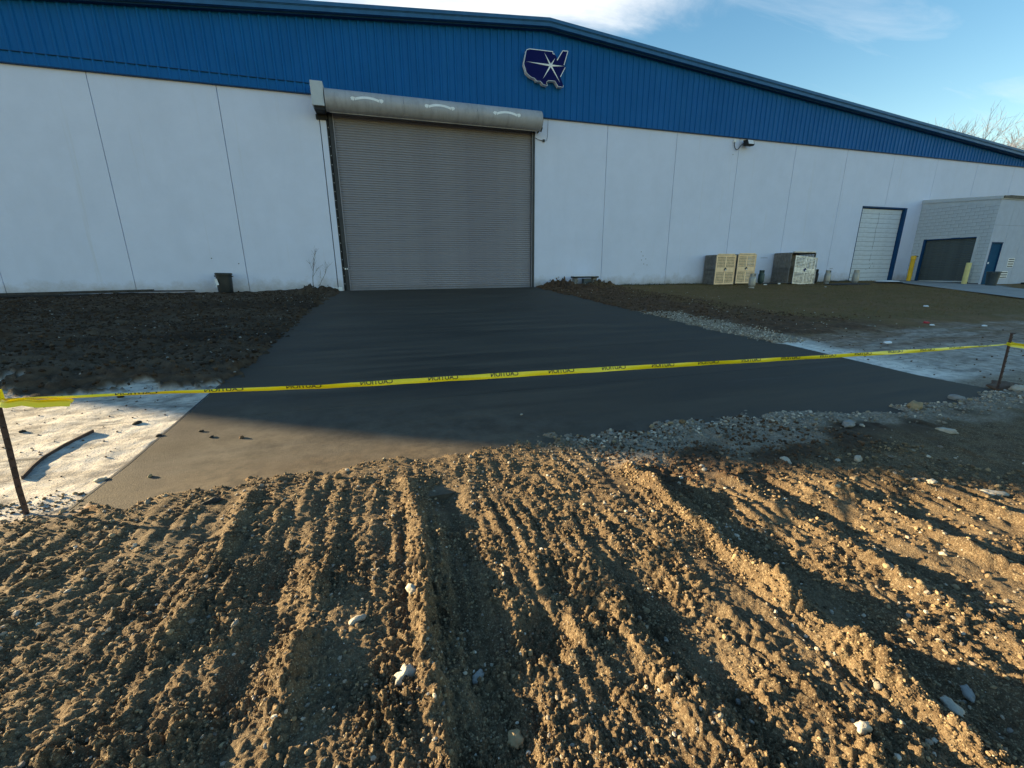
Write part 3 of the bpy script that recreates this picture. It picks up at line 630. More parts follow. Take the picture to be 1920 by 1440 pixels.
# ------------------------------------------------------------------ annex
AX, AY = 33.2, 16.0
A = thing('annex_building', (AX, AY, ZB-.1), 'low block annex with grey roller door and blue side door at the right end', 'building')
zt0, zt1 = 3.66, 3.92      # eave at the corner / at the warehouse wall
oy0, oy1, oz1 = 16.62, 19.18, 1.74
MB().prism([(AY+.02, ZB-.2), (oy0, ZB-.2), (oy0, oz1), (oy1, oz1), (oy1, ZB-.2), (FY-.02, ZB-.2), (FY-.02, zt1), (AY+.02, zt0)], AX+.012, AX+.2, 'x').build('side_wall', MAT['core'], A)
bw, bh = .40, .20; _bm = {}
def blk(wd_):
    k_ = round(wd_, 2)
    if k_ not in _bm: _bm[k_] = MB().box(0, .012, .005, k_-.005, .005, bh-.005).mesh('block', MAT['block'])
    return _bm[k_]
for r_ in range(24):
    z0 = ZB-.06+r_*bh; edges = [AY+(i*bw if r_ % 2 == 0 else (i-.5)*bw) for i in range(11)]
    for ya, yb in zip(edges[:-1], edges[1:]):
        ya = max(ya, AY); yb = min(yb, FY-.005)
        spans = [(ya, yb)]
        if z0 < oz1-.02: spans = [(ya, min(yb, oy0-.145)), (max(ya, oy1+.145), yb)]
        for (p_, q_) in spans:
            if q_-p_ < .03 or z0+bh > zt0+(zt1-zt0)*(p_-AY)/3.7+.015: continue
            o = link_mesh('block', blk(q_-p_), A); o.location = Vector((AX+random.uniform(-.001, .001), p_, z0))-A.location
MB().prism([(AY, zt0-.25), (FY-.01, zt1-.25), (FY-.01, zt1), (AY, zt0)], AX-.003, AX+.012, 'x').build('fascia_board', MAT['block'], A)
MB().box(AX-.006, AX+.012, oy0-.14, oy0-.004, ZB, oz1+.16).box(AX-.006, AX+.012, oy1+.004, oy1+.14, ZB, oz1+.16).box(AX-.006, AX+.012, oy0-.004, oy1+.004, oz1+.006, oz1+.16).build('door_surround', MAT['block'], A)
MB().box(AX+.0, AX+.19, oy1-.10, oy1-.002, ZB, oz1).box(AX+.0, AX+.19, oy0+.0, oy1-.10, oz1-.07, oz1-.002).build('door_frame', MAT['bluedark'], A)
GD = MB().box(AX+.17, AX+.19, oy0, oy1, ZB, oz1).build('roller_door', MAT['steel_dark'], A)
gs = None; nsl = 22; phg = (oz1-.06-ZB-.05)/nsl
for i in range(nsl):
    if gs is None: gs = MB().strip([(x_, z_) for x_, z_ in ((0,0),(-.02,phg*.3),(-.02,phg*.6),(0,phg*.85),(.002,phg))], oy0+.01, oy1-.1, 'x').xf(lambda p: Vector((p.y, p.x, p.z))).mesh('slat', MAT['greydoor'], True)
    o = link_mesh('slat', gs, GD); o.location = Vector((AX+.15, 0, ZB+.05+i*phg))-A.location
MB().box(AX+.12, AX+.16, oy0+.01, oy1-.1, ZB-.02, ZB+.05).build('bottom_bar', MAT['box'], GD)
# front wall of the annex, rendered panels with narrow score lines, door opening
fx = [AX+.0, 34.55, 36.0, 38.4, 40.8, 43.2, 45.6]
def fpan(pts): MB().prism(pts, AY, AY+.014).build('wall_panel', MAT['annex'], A)
for i, (a, b) in enumerate(zip(fx[:-1], fx[1:])):
    a += .006; b -= .006
    if i == 0:
        fpan([(a,ZB-.15),(33.42,ZB-.15),(33.42,1.38),(34.42,1.38),(34.42,ZB-.15),(b,ZB-.15),(b,2.3),(a,2.3)])
    else: fpan([(a,ZB-.15),(b,ZB-.15),(b,2.3),(a,2.3)])
    fpan([(a,2.31),(b,2.31),(b,zt0),(a,zt0)])
MB().box(AX+.014, 33.42, AY+.014, AY+.2, ZB-.2, zt0-.01).box(34.42, 45.6, AY+.014, AY+.2, ZB-.2, zt0-.01).box(33.42, 34.42, AY+.014, AY+.2, 1.38, zt0-.01).build('front_wall', MAT['core'], A)
bd = MB().box(33.44, 34.40, AY+.05, AY+.09, ZB-.15, 1.36).build('side_door', MAT['bluedoor'], A)
MB().box(33.42, 33.46, AY-.01, AY+.1, ZB-.15, 1.38).box(34.38, 34.42, AY-.01, AY+.1, ZB-.15, 1.38).box(33.40, 34.44, AY-.012, AY+.1, 1.34, 1.40).build('door_frame', MAT['bluedark'], bd)
MB().box(33.49, 33.58, AY-.03, AY+.05, .20, .30).build('door_knob', MAT['white'], bd)
for (a, b, c, d) in ((35.35, 35.95, .0, .52), (34.9, 35.65, -.62, -.22)):
    vn = MB().box(a, b, AY-.004, AY-.001, c, d).build('vent', MAT['white'], A)
    k = int((d-c)/.13)
    for i in range(k): MB().box(a+.05, b-.05, AY-.012, AY-.005, c+.03+i*.13, c+.09+i*.13).build('louvre', MAT['core'], vn)
rf = MB().prism([(AY-.05, zt0), (FY-.005, zt1+.0), (FY-.005, zt1+.20), (AY-.05, zt0+.16)], AX-.06, 45.8, 'x').build('roof', MAT['box'], A)
MB().prism([(AY-.10, zt0+.165), (FY-.005, zt1+.205), (FY-.005, zt1+.235), (AY-.10, zt0+.195)], AX+.6, 45.9, 'x').box(AX+.05, 45.8, AY-.09, AY-.052, zt0+.04, zt0+.165).build('roof_edge', MAT['steel_dark'], A)
# ------------------------------------------------------------------ emblem on the gable
sg = thing('wall_emblem', (7.55, FY-.1, 8.5), 'navy country-map emblem with white six-ray star on the blue gable', 'sign')
O = [(6.73,9.02),(6.87,9.075),(7.924,9.10),(7.935,9.02),(8.017,9.015),(8.10,8.93),(8.13,8.80),(8.388,9.185),(8.63,9.20),(8.46,8.66),(8.52,8.579),(8.30,8.20),(8.444,7.90),(8.445,7.827),(8.212,7.82),(8.049,8.015),(7.746,8.01),(7.644,7.923),(7.708,7.803),(7.5,7.832),(7.375,7.937),(7.21,7.928),(7.087,8.023),(6.904,8.062),(6.722,8.199),(6.611,8.513)]
# the measured outline is the front face; keep it at the plane y = FY-0.28
kf = (FY-.28)/FY
OF = [(a*kf, b*kf) for a, b in O]
MB().prism(OF, FY-.28, FY-.082).build('sign_return', MAT['white'], sg)
MB().prism(OF, FY-.286, FY-.281).build('sign_face', MAT['navy'], sg)
def band(pts, wd_, y0=FY-.292):
    m = MB()
    for (a, b) in zip(pts[:-1], pts[1:]):
        d = Vector((b[0]-a[0], b[1]-a[1])); d.normalize(); n_ = Vector((-d.y, d.x))*wd_/2
        m.prism([(a[0]+n_.x, a[1]+n_.y), (b[0]+n_.x, b[1]+n_.y), (b[0]-n_.x, b[1]-n_.y), (a[0]-n_.x, a[1]-n_.y)], y0, y0+.005)
    return m
band(OF[0:5], .026).build('sign_border', MAT['white'], sg)
band([OF[6], OF[7], OF[8], OF[9]], .03, FY-.2925).build('sign_border', MAT['white'], sg)
band([OF[10], OF[11]], .03, FY-.2925).build('sign_border', MAT['white'], sg)
band(OF[12:]+[OF[0]], .014, FY-.2928).build('sign_border', MAT['white'], sg)
sc = (7.84*kf, 8.578*kf); star = MB()
for tip in ((6.72,8.60),(7.53,9.03),(8.04,8.87),(8.455,8.62),(8.30,7.97),(7.48,8.03)):
    tp = Vector((tip[0]*kf-sc[0], tip[1]*kf-sc[1])); d = tp.normalized(); n_ = Vector((-d.y, d.x))*.040
    star.add([(sc[0]+n_.x, FY-.288, sc[1]+n_.y), (sc[0]-n_.x, FY-.288, sc[1]-n_.y), (sc[0]+tp.x, FY-.288, sc[1]+tp.y), (sc[0], FY-.30, sc[1])], [(0,2,3),(1,3,2)])
star.build('star', MAT['white'], sg)
# ------------------------------------------------------------------ floodlight
fl = thing('floodlight', (18.75, FY, 6.2), 'small black floodlight with looping cable high on the wall under the blue cladding', 'lamp')
hd = MB().prism([(FY-.10, 6.42), (FY-.36, 6.40), (FY-.46, 6.18), (FY-.40, 6.12), (FY-.16, 6.14)], 18.52, 18.95, 'x').build('lamp_head', MAT['black'], fl, bevel=.01)
MB().add([(18.56, FY-.375, 6.385), (18.91, FY-.375, 6.385), (18.91, FY-.467, 6.185), (18.56, FY-.467, 6.185)], [(0,1,2,3)]).build('lens', MAT['lens'], hd)
MB().box(18.66, 18.80, FY-.12, FY-.002, 6.2, 6.34).build('bracket', MAT['black'], fl)
MB().box(17.98, 18.10, FY-.10, FY-.002, 6.30, 6.44).build('junction_box', MAT['white'], fl, bevel=.01)
MB().tube([(18.04, FY-.05, 6.30), (18.04, FY-.06, 6.15), (18.10, FY-.08, 6.00), (18.2, FY-.1, 5.96), (18.3, FY-.1, 6.03), (18.40, FY-.12, 6.18), (18.52, FY-.16, 6.26)], .018, 8).build('cable', MAT['black'], fl)
# ------------------------------------------------------------------ things along the wall
def can(name, x, y, h, r, mm, label, cat, tilt=0, group=None, tp_=.78):
    z0 = gz(x, y); t = thing(name, (x, y, z0-.02), label, cat, group)
    m = MB().lathe([(r*tp_, 0), (r*(tp_+.02), .02), (r*(.5+tp_/2+.02), h*.55), (r, h*.86), (r*1.02, h*.9)], 24)
    body = m.build('body', mm, t, smooth=True, world=False)
    MB().lathe([(r*1.0, h*.90), (r*1.10, h*.91), (r*1.10, h*.97), (r*1.02, h)], 24).build('rim', mm, t, smooth=True, world=False)
    for s in (-1, 1): MB().box(s*r*1.08-.02, s*r*1.08+.02, -.06, .06, h*.80, h*.86).build('handle', mm, t, world=False)
    t.rotation_euler = (0, tilt, 0); return t
tcan = can('trash_can', -5.78, 19.25, .72, .265, MAT['bin'], 'black round trash can leaning by the white wall left of the big roller door', 'trash can', .03, tp_=.93)
pp = thing('paper_sheet', (-6.04, 19.05, -.62), 'white torn paper sheet stuck to the side of the black trash can', 'paper')
MB().add([(-6.03,19.02,-.22),(-5.93,18.98,-.21),(-5.88,18.97,-.44),(-5.98,18.99,-.46)], [(0,1,2,3)]).add([(-6.0,19.0,-.34),(-6.08,19.02,-.46),(-6.1,19.03,-.50),(-6.04,19.0,-.42)], [(0,1,2,3)]).add([(-6.02,19.0,-.47),(-5.97,18.99,-.46),(-6.0,19.0,-.56)], [(0,1,2)]).build('sheet', MAT['paper'], pp)
def stick(name, p0, p1, sx, sz, mm, label, cat, group=None):
    d = Vector(p1)-Vector(p0); L_ = d.length; m = MB().box(0, L_, -sx/2, sx/2, 0, sz)
    o = m.build(name, mm, None, bevel=.004); o.matrix_world = Matrix.Translation(p0) @ d.to_track_quat('X', 'Z').to_matrix().to_4x4()
    return setp(o, label, cat, group)
stick('timber_board', (-15.5, 18.75, gz(-15.5, 18.75)+.05), (-8.2, 19.45, gz(-8.2, 19.45)+.05), .12, .09, MAT['timber'], 'long dark timber board lying nearest the base of the white wall', 'board')
stick('timber_board', (-16, 18.35, gz(-16, 18.35)+.04), (-10.0, 19.0, gz(-10.0, 19.0)+.03), .10, .07, MAT['black'], 'black timber board lying in front of the longer board at the left wall', 'board')
stick('timber_board', (-8.4, 19.38, gz(-8.4, 19.38)+.08), (-6.9, 19.5, gz(-6.9, 19.5)+.06), .08, .05, MAT['timber'], 'short dark board ending just left of the black trash can', 'board')
# bare sapling
tw = thing('bare_sapling', (-2.65, 19.35, gz(-2.65, 19.35)-.05), 'leafless twiggy sapling growing against the white wall left of the roller door', 'shrub')
def twig(m, p, d, L_, r, depth, rnd, gr=.35):
    pts = [p]; q = p.copy(); dd = d.copy(); k = 5
    for i in range(k):
        dd = (dd+Vector((rnd.uniform(-1,1), rnd.uniform(-1,1), rnd.uniform(-.4,1)))*gr*.5).normalized(); q = q+dd*L_/k; pts.append(q.copy())
        if depth > 0 and i > 0:
            for _ in range(rnd.choice((1, 1, 2))):
                nd = (dd+Vector((rnd.uniform(-1,1), rnd.uniform(-1,1), rnd.uniform(-.2,.8)))*.9).normalized()
                twig(m, q.copy(), nd, L_*rnd.uniform(.35, .6), r*.55, depth-1, rnd, gr)
    m.tube(pts, [r*(1-i/(k+1)*.7) for i in range(k+1)], 4 if depth < 2 else 6, False)
r1 = random.Random(3); m = MB(); b0 = Vector((0, 0, 0)); twig(m, b0, Vector((.1, 0, 1)), 1.15, .014, 2, r1, .25); m.build('stem', MAT['bark'], tw, world=False)
m = MB(); twig(m, Vector((.18, 0, 0)), Vector((.55, 0, .8)), .85, .010, 2, r1, .3); m.build('stem', MAT['bark'], tw, world=False)
# low black bench-like slab on brick stacks
z0 = gz(9.6, 19.3); bn = thing('low_bench', (9.62, 19.25, z0-.05), 'low black slab resting on small brick stacks beside the dirt pile right of the door', 'bench')
MB().box(-.66, .66, -.2, .2, .46, .53).build('slab_top', MAT['black'], bn, bevel=.008, world=False)
MB().box(-.62, .62, -.195, .195, .532, .545).build('top_sheet', MAT['white'], bn, world=False)
bk = MB().box(-.1, .1, -.12, .12, 0, .085).mesh('brick', MAT['stone_grey'], bevel=.006)
for s in (-1, 1):
    for i in range(5):
        o = link_mesh('brick', bk, bn, (s*.52+random.uniform(-.02, .02), random.uniform(-.02, .02), .01+i*.09)); o.rotation_euler = (0, 0, random.uniform(-.1, .1))
MB().box(-.08, .33, -.08, .16, .0, .42).build('inner_box', MAT['greydoor'], bn, world=False, bevel=.01)
# ---- cylinder cages
def perf(w_, h_, nx2, nz2, mm, name, parent, loc=(0,0,0), rot=(0,0,0), th=.02, brace=True):
    """perforated sheet: real openings, solid cross rail and cross stile"""
    m = MB(); cw, ch = w_/nx2, h_/nz2
    for j in range(nz2):
        for i in range(nx2):
            x0, z0 = i*cw, j*ch; sol = brace and (abs(j+.5-nz2/2) < 1.2 or abs(i+.5-nx2/2) < .9) or i in (0, nx2-1) or j in (0, nz2-1)
            if sol: m.add([(x0,0,z0),(x0+cw,0,z0),(x0+cw,0,z0+ch),(x0,0,z0+ch)], [(0,1,2,3)])
            else:
                o_ = [(x0,0,z0),(x0+cw,0,z0),(x0+cw,0,z0+ch),(x0,0,z0+ch)]; a, b = cw*.38, ch*.38; cx, cz = x0+cw/2, z0+ch/2
                i_ = [(cx-a*.0, 0, cz-b*1.15), (cx+a*1.15, 0, cz), (cx, 0, cz+b*1.15), (cx-a*1.15, 0, cz)]
                # frame between square cell and diamond hole
                m.add(o_+i_, [(0,1,4),(1,5,4),(1,2,5),(2,6,5),(2,3,6),(3,7,6),(3,0,7),(0,4,7)])
    o = m.build(name, mm, parent, world=False); o.location = loc; o.rotation_euler = rot
    sol = o.modifiers.new('s', 'SOLIDIFY'); sol.thickness = .006
    m2_ = MB(); e = .03
    m2_.box(0, w_, -th, 0, 0, e).box(0, w_, -th, 0, h_-e, h_).box(0, e, -th, 0, e, h_-e).box(w_-e, w_, -th, 0, e, h_-e)
    f = m2_.build('edge_frame', mm, o, world=False)
    return o
def diamond(parent, x, z, y=-.025, s=.10, top=(.01,.01,.012), style=0):
    m = MB().add([(x-s, y, z), (x, y, z-s), (x+s, y, z), (x, y, z+s)], [(0,1,2,3)]); m.build('placard', MAT['navy'] if style else MAT['ink'], parent, world=False)
    m = MB().add([(x, y-.003, z-s*.95), (x+s*.8, y-.003, z-s*.1), (x+s*.35, y-.003, z+s*.1), (x-s*.35, y-.003, z-s*.5)], [(0,1,2,3)]); m.build('placard_patch', MAT['white'], parent, world=False)
def cage(x, y, w_, d_, h_, mf, ms, label, doors=True):
    zc = gz(x+w_/2, y+.3)+.04
    t = thing('cylinder_cage', (x, y, zc), label, 'cage', 'gas cylinder cages against the wall')
    dr_ = None
    if doors:
        dr_ = perf(w_, h_, 15, 19, mf, 'door', t, (0, 0, 0)); diamond(dr_, w_/2, h_*.52)
    perf(d_, h_, 12, 26, ms, 'side_panel', t, (0, d_, 0), (0, 0, -math.pi/2), brace=False)
    perf(d_, h_, 12, 26, ms, 'side_panel', t, (w_, d_, 0), (0, 0, -math.pi/2), brace=False)
    MB().box(0, w_, 0, d_, h_, h_+.02).build('top_panel', ms, t, world=False)
    MB().box(0, w_, 0, d_, .0, .03).build('shelf', ms, t, world=False); MB().box(0, w_, .02, d_, h_*.5, h_*.5+.02).build('shelf', ms, t, world=False)
    MB().box(0, w_, d_-.01, d_, 0, h_).build('back_panel', MAT['aludark'], t, world=False)
    MB().box(.10, w_-.10, -.02, .05, h_+.02, h_+.07).build('top_rail', mf, t, world=False)
    MB().box(0.02, .1, .02, .1, -.06, 0).box(w_-.1, w_-.02, .02, .1, -.06, 0).build('foot', MAT['black'], t, world=False)
    return t
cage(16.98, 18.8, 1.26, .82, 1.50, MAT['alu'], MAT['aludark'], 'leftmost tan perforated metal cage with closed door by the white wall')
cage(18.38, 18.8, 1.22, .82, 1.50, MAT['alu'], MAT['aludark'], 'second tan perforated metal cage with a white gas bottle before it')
c3 = cage(21.80, 18.55, 1.75, 1.10, 1.62, MAT['alu2'], MAT['aludark'], 'silver perforated metal cage with its door hanging open and tilted', doors=False)
d3 = perf(1.72, 1.52, 21, 19, MAT['alu2'], 'door', c3, (.10, -.16, -.02), (math.radians(-4), math.radians(4.5), math.radians(2))); diamond(d3, .86, .80, s=.11, style=1)
# ---- gas bottles
def bottle(x, y, h, r, mm, label, tilt=0, rot=0, dz=0):
    z0 = gz(x, y)+dz; t = thing('gas_cylinder', (x, y, z0-.01), label, 'gas cylinder', 'gas cylinders standing along the wall', rot)
    t.rotation_euler = (0, tilt, rot)
    MB().lathe([(r*.72, 0), (r*.72, h*.09), (r*.75, h*.10), (r*.97, h*.15), (r, h*.2), (r, h*.66), (r*.9, h*.73), (r*.55, h*.78), (r*.3, h*.79)], 24).build('tank_body', mm, t, smooth=True, world=False)
    MB().lathe([(r*.82, 0), (r*.82, h*.03)], 20).build('foot_ring', MAT['white'] if mm is MAT['tank'] else MAT['black'], t, smooth=True, world=False)
    c = MB(); n_ = 16
    for k in range(n_):      # guard collar with a cut-out
        a0, a1 = 2*math.pi*k/n_, 2*math.pi*(k+1)/n_; z_a, z_b = h*.74, h*(1.0 if k not in (11, 12, 13) else .84)
        for rr in (r*.78, r*.74):
            c.add([(rr*math.cos(a0), rr*math.sin(a0), z_a), (rr*math.cos(a1), rr*math.sin(a1), z_a), (rr*math.cos(a1), rr*math.sin(a1), z_b), (rr*math.cos(a0), rr*math.sin(a0), z_b)], [(0,1,2,3)])
        if k in (11, 12, 13):
            rr = r*.78; c.add([(rr*math.cos(a0), rr*math.sin(a0), h*.95), (rr*math.cos(a1), rr*math.sin(a1), h*.95), (rr*math.cos(a1), rr*math.sin(a1), h), (rr*math.cos(a0), rr*math.sin(a0), h)], [(0,1,2,3)])
    c.build('collar', mm, t, world=False)
    MB().lathe([(r*.16, h*.78), (r*.16, h*.86), (r*.28, h*.87), (r*.28, h*.91), (r*.1, h*.92)], 12).build('valve', MAT['steel_dark'], t, world=False)
    return t
bottle(17.62, 16.95, .70, .155, MAT['tank'], 'light grey gas bottle standing out on the grass in front of the tan cages')
bottle(20.45, 19.1, .74, .16, MAT['tankgreen'], 'dark green gas bottle by the wall right of the tan cages')
bottle(24.65, 18.5, .74, .165, MAT['tank'], 'light grey gas bottle just right of the open silver cage')
bottle(24.10, 18.85, .80, .17, MAT['black'], 'blackened gas bottle half hidden beside the open silver cage', .05)
bottle(25.95, 17.85, .76, .165, MAT['tank'], 'light grey gas bottle standing on the black mat before the white door', 0, 1.2, .03)
# black mats, scrap, lid
def mat_sheet(x, y, w_, d_, label, seed, kind='rubber_mat', cat='mat', hgt=.05):
    z0 = gz(x, y); nx2, ny2 = 14, 8; vs = []
    r_ = random.Random(seed)
    for s in (0, 1):
        for j in range(ny2+1):
            for i in range(nx2+1):
                u, v = i/nx2*2-1, j/ny2*2-1; k = 1-.18*r_.random(); rr = max(abs(u), abs(v)); q = math.hypot(u, v) or 1
                f = rr/q if rr > 0 else 1
                vs.append((u*f**.6*w_/2*k, v*f**.6*d_/2*k, (hgt*(1-.9*rr**4)*r_.uniform(.6, 1.2) if s else -.06)))
    n_ = (nx2+1)*(ny2+1); fs = []
    for j in range(ny2):
        for i in range(nx2):
            a = j*(nx2+1)+i; fs.append((a+n_, a+1+n_, a+nx2+2+n_, a+nx2+1+n_)); fs.append((a, a+nx2+1, a+nx2+2, a+1))
    border = [i for i in range(nx2+1)]+[j*(nx2+1)+nx2 for j in range(1, ny2+1)]+[ny2*(nx2+1)+i for i in range(nx2-1, -1, -1)]+[j*(nx2+1) for j in range(ny2-1, 0, -1)]
    for a, b in zip(border, border[1:]+border[:1]): fs.append((a, b, b+n_, a+n_))
    o = MB().add(vs, fs).build(kind, MAT['black'], None, smooth=True); o.location = (x, y, z0+.02); return setp(o, label, cat)
mat_sheet(25.2, 17.7, 3.4, 1.1, 'wide crumpled black mat lying under the grey gas bottle', 1)
mat_sheet(29.2, 18.2, 2.2, .9, 'black mat with a white lid on it before the white door', 2)
mat_sheet(21.0, 19.0, 2.0, .5, 'narrow black sheet on the ground between the cages', 4, hgt=.03)
ld = MB().lathe([(.0, 0), (.52, 0), (.56, .02), (.52, .045), (.2, .07), (.0, .075)], 28).build('round_lid', MAT['white'], None, smooth=True); ld.location = (29.1, 18.15, gz(29.1, 18.15)+.075); setp(ld, 'flat white round lid lying on the black mat before the white door', 'lid')
# bollards
def bollard(x, y, h, r, mm, label, cap=False):
    z0 = hb(y); t = thing('bollard', (x, y, z0), label, 'bollard', 'yellow bollards guarding the annex door')
    if cap:
        MB().lathe([(r, -.1), (r, h*.84)], 20).build('post', mm, t, smooth=True, world=False)
        MB().lathe([(r*1.12, h*.842), (r*1.12, h*.96), (r*.9, h*.99), (r*.4, h)], 20).build('cap', mm, t, smooth=True, world=False)
        MB().lathe([(r*1.02, h*.835), (r*1.14, h*.838), (r*1.14, h*.842)], 20).build('band', MAT['rust'], t, world=False)
    else: MB().lathe([(r, -.1), (r, h-.03), (r*.9, h), (r*.3, h+.005)], 20).build('post', mm, t, smooth=True, world=False)
bollard(32.25, 18.95, 1.58, .115, MAT['yellow'], 'bright yellow bollard with sleeve cap in the corner left of the annex roller door', True)
bollard(32.80, 16.45, 1.22, .12, MAT['paleyellow'], 'faded pale yellow bollard right of the annex roller door')
wh = MB().box(33.0, 33.19, 19.25, 19.32, .70, .74).tube([(33.19, 19.28, .72), (32.9, 19.28, .76)], .02, 6).build('wall_hook', MAT['black'], A)
bb = can('trash_can', 32.75, 15.25, .84, .27, MAT['binblue'], 'blue grey trash can standing near the annex corner below the blue door', 'trash can', 0)
# litter and scrap by the annex wall
for (x, y, sx, sy_, sz, mm, lab, nm) in ((36.8, 15.6, .5, .25, .1, 'black', 'flat black scrap piece by the annex wall at the right edge', 'scrap_piece'),
        (20.0, 18.35, .16, .08, .05, 'white', 'small white scrap beneath the dark green gas bottle', 'scrap_piece'),
        (21.25, 18.6, .18, .08, .07, 'white', 'small white scrap at the left foot of the silver cage', 'scrap_piece'),
        (22.1, 16.6, .22, .1, .02, 'paper', 'flat white litter on the grass in front of the silver cage', 'litter')):
    o = MB().box(-sx/2, sx/2, -sy_/2, sy_/2, 0, sz).build(nm, MAT[mm], None, bevel=.008); o.location = (x, y, gz(x, y)+.005); o.rotation_euler = (0, 0, .3*x % 1); setp(o, lab, 'scrap' if nm != 'litter' else 'litter')
def crumple(name, x, y, s, mm, label, cat, seed):
    bm = bmesh.new(); bmesh.ops.create_icosphere(bm, subdivisions=2, radius=1); r_ = random.Random(seed)
    for v in bm.verts: v.co = Vector((v.co.x*s, v.co.y*s*.7, max(v.co.z, -.2)*s*.4))*r_.uniform(.7, 1.2)
    me = bpy.data.meshes.new(name); bm.to_mesh(me); bm.free(); me.materials.append(mm); o = link_mesh(name, me); o.location = (x, y, gz(x, y)+s*.08); return setp(o, label, cat)
crumple('litter', 13.39, 7.26, .10, MAT['red'], 'crumpled red plastic scrap on the grass edge at right', 'litter', 1)
crumple('litter', 13.15, 7.0, .07, MAT['paper'], 'small white scrap just left of the red plastic', 'litter', 2)
crumple('litter', 14.3, 6.55, .07, MAT['paper'], 'pale scrap right of and below the red plastic', 'litter', 3)
crumple('litter', 9.6, 5.75, .09, MAT['paper'], 'white crumpled scrap on the grey dust behind the tape', 'litter', 4)
crumple('litter', 17.5, 9.6, .10, MAT['paper'], 'flat white scrap far out on the grass at right', 'litter', 5)

# ------------------------------------------------------------------ stakes and tape
def stake(pts, label, r=.019):
    t = thing('steel_stake', pts[0], label, 'stake', 'steel stakes holding the caution tape')
    # studded T-post: flange, web and studs
    path = [Vector(p) for p in pts]
    fl_ = MB(); 
    for a, b in zip(path[:-1], path[1:]):
        for (x0, x1, y0, y1) in ((-r, r, -.004, .004), (-.004, .004, .004, r*1.3)):
            fl_.add([(a.x+x0, a.y+y0, a.z), (a.x+x1, a.y+y0, a.z), (a.x+x1, a.y+y1, a.z), (a.x+x0, a.y+y1, a.z), (b.x+x0, b.y+y0, b.z), (b.x+x1, b.y+y0, b.z), (b.x+x1, b.y+y1, b.z), (b.x+x0, b.y+y1, b.z)],
                    [(0,3,2,1),(4,5,6,7),(0,1,5,4),(1,2,6,5),(2,3,7,6),(3,0,4,7)])
    fl_.build('post', MAT['rust'], t)
    A_, B_ = path[0], path[-1]; sm_ = MB().box(-.007, .007, -.012, -.004, -.006, .006).mesh('stud', MAT['rust'])
    n_ = 14
    for i in range(1, n_):
        k = i/n_*(len(path)-1); j = min(int(k), len(path)-2); p = path[j].lerp(path[j+1], k-j); link_mesh('stud', sm_, t, p-t.location)
    return t
stake([(-2.375, 3.30, -1.66), (-2.36, 3.29, -1.35), (-2.335, 3.285, -1.05), (-2.31, 3.28, -.69)], 'rusty steel stake at the left edge holding the knotted tape end', .015)
rs_ = stake([(7.50, 3.14, -1.66), (7.485, 3.14, -1.3), (7.46, 3.14, -1.0), (7.445, 3.14, -.80)], 'dark leaning steel stake at the right edge beside the brown rock', .013)
MB().box(7.43, 7.475, 3.125, 3.155, -.80, -.785).build('stake_cap', MAT['rust'], rs_)
MB().tube([(7.45, 3.13, -.862), (7.9, 3.05, -.865), (8.6, 2.9, -.875)], .0035, 5).build('wire', MAT['rust'], rs_)
TP = thing('caution_tape', (2.5, 3.25, -.83), 'long yellow caution tape stretched across the driveway between two stakes', 'tape')
KX = [-2.29, -1.9, -1.464, -.486, .715, 2.217, 4.149, 5.776, 6.6, 7.2, 7.44]
KZ = [-.745, -.760, -.774, -.815, -.831, -.855, -.891, -.916, -.921, -.928, -.925]
KW = [.020, .016, .021, .034, .042, .040, .038, .041, .026, .014, .010]
def tp(X, v):      # point on the tape: v in -0.5..0.5 across
    zc = float(np.interp(X, KX, KZ)); wd_ = float(np.interp(X, KX, KW)); yc = 3.28+(X+2.29)/9.73*(3.14-3.28)
    ang = .25*math.sin(X*1.3)+.12*math.sin(X*3.7+1)+(1.2 if X < -1.0 else 0)*.3*math.sin(X*9)
    rip = .004*math.sin(X*7+v*2)+.003*math.sin(X*17)
    return Vector((X, yc+math.sin(ang)*v*wd_+rip+.012*abs(v), zc+math.cos(ang)*v*wd_))
n_ = 420; vs = []; XS = [ -2.31+(7.46+2.31)*i/n_ for i in range(n_+1)]
for X in XS:
    for v in (-.5, -.2, .15, .5): vs.append(tp(X, v))
rb = MB().add(vs, [(4*i+j, 4*i+4+j, 4*i+5+j, 4*i+1+j) for i in range(n_) for j in range(3)]).build('ribbon', MAT['tape'], TP, smooth=True)
# mirrored print: the tape is seen from its back; the fold along the top hides the feet of the letters
cu = bpy.data.curves.new('t', 'FONT'); cu.body = 'CAUTION'; cu.size = 1; cu.resolution_u = 3; cu.offset = .012; to = bpy.data.objects.new('t', cu); COL.objects.link(to)
bpy.context.view_layer.update()
tm = bpy.data.meshes.new_from_object(to.evaluated_get(bpy.context.evaluated_depsgraph_get())); bpy.data.objects.remove(to)
bm = bmesh.new(); bm.from_mesh(tm)
zs_ = [v.co.y for v in bm.verts]; xs_ = [v.co.x for v in bm.verts]; tw_, thh = max(xs_)-min(xs_), max(zs_)
bmesh.ops.bisect_plane(bm, geom=bm.verts[:]+bm.edges[:]+bm.faces[:], plane_co=(0, thh*.70, 0), plane_no=(0, 1, 0), clear_outer=True)
for k in range(1, 9): bmesh.ops.bisect_plane(bm, geom=bm.verts[:]+bm.edges[:]+bm.faces[:], plane_co=(tw_*k/9, 0, 0), plane_no=(1, 0, 0))
bmesh.ops.triangulate(bm, faces=bm.faces)
base = [(v.co.x-min(xs_), v.co.y) for v in bm.verts]; fcs = [tuple(v.index for v in f.verts) for f in bm.faces]; bm.free()
tx = -1.72; 
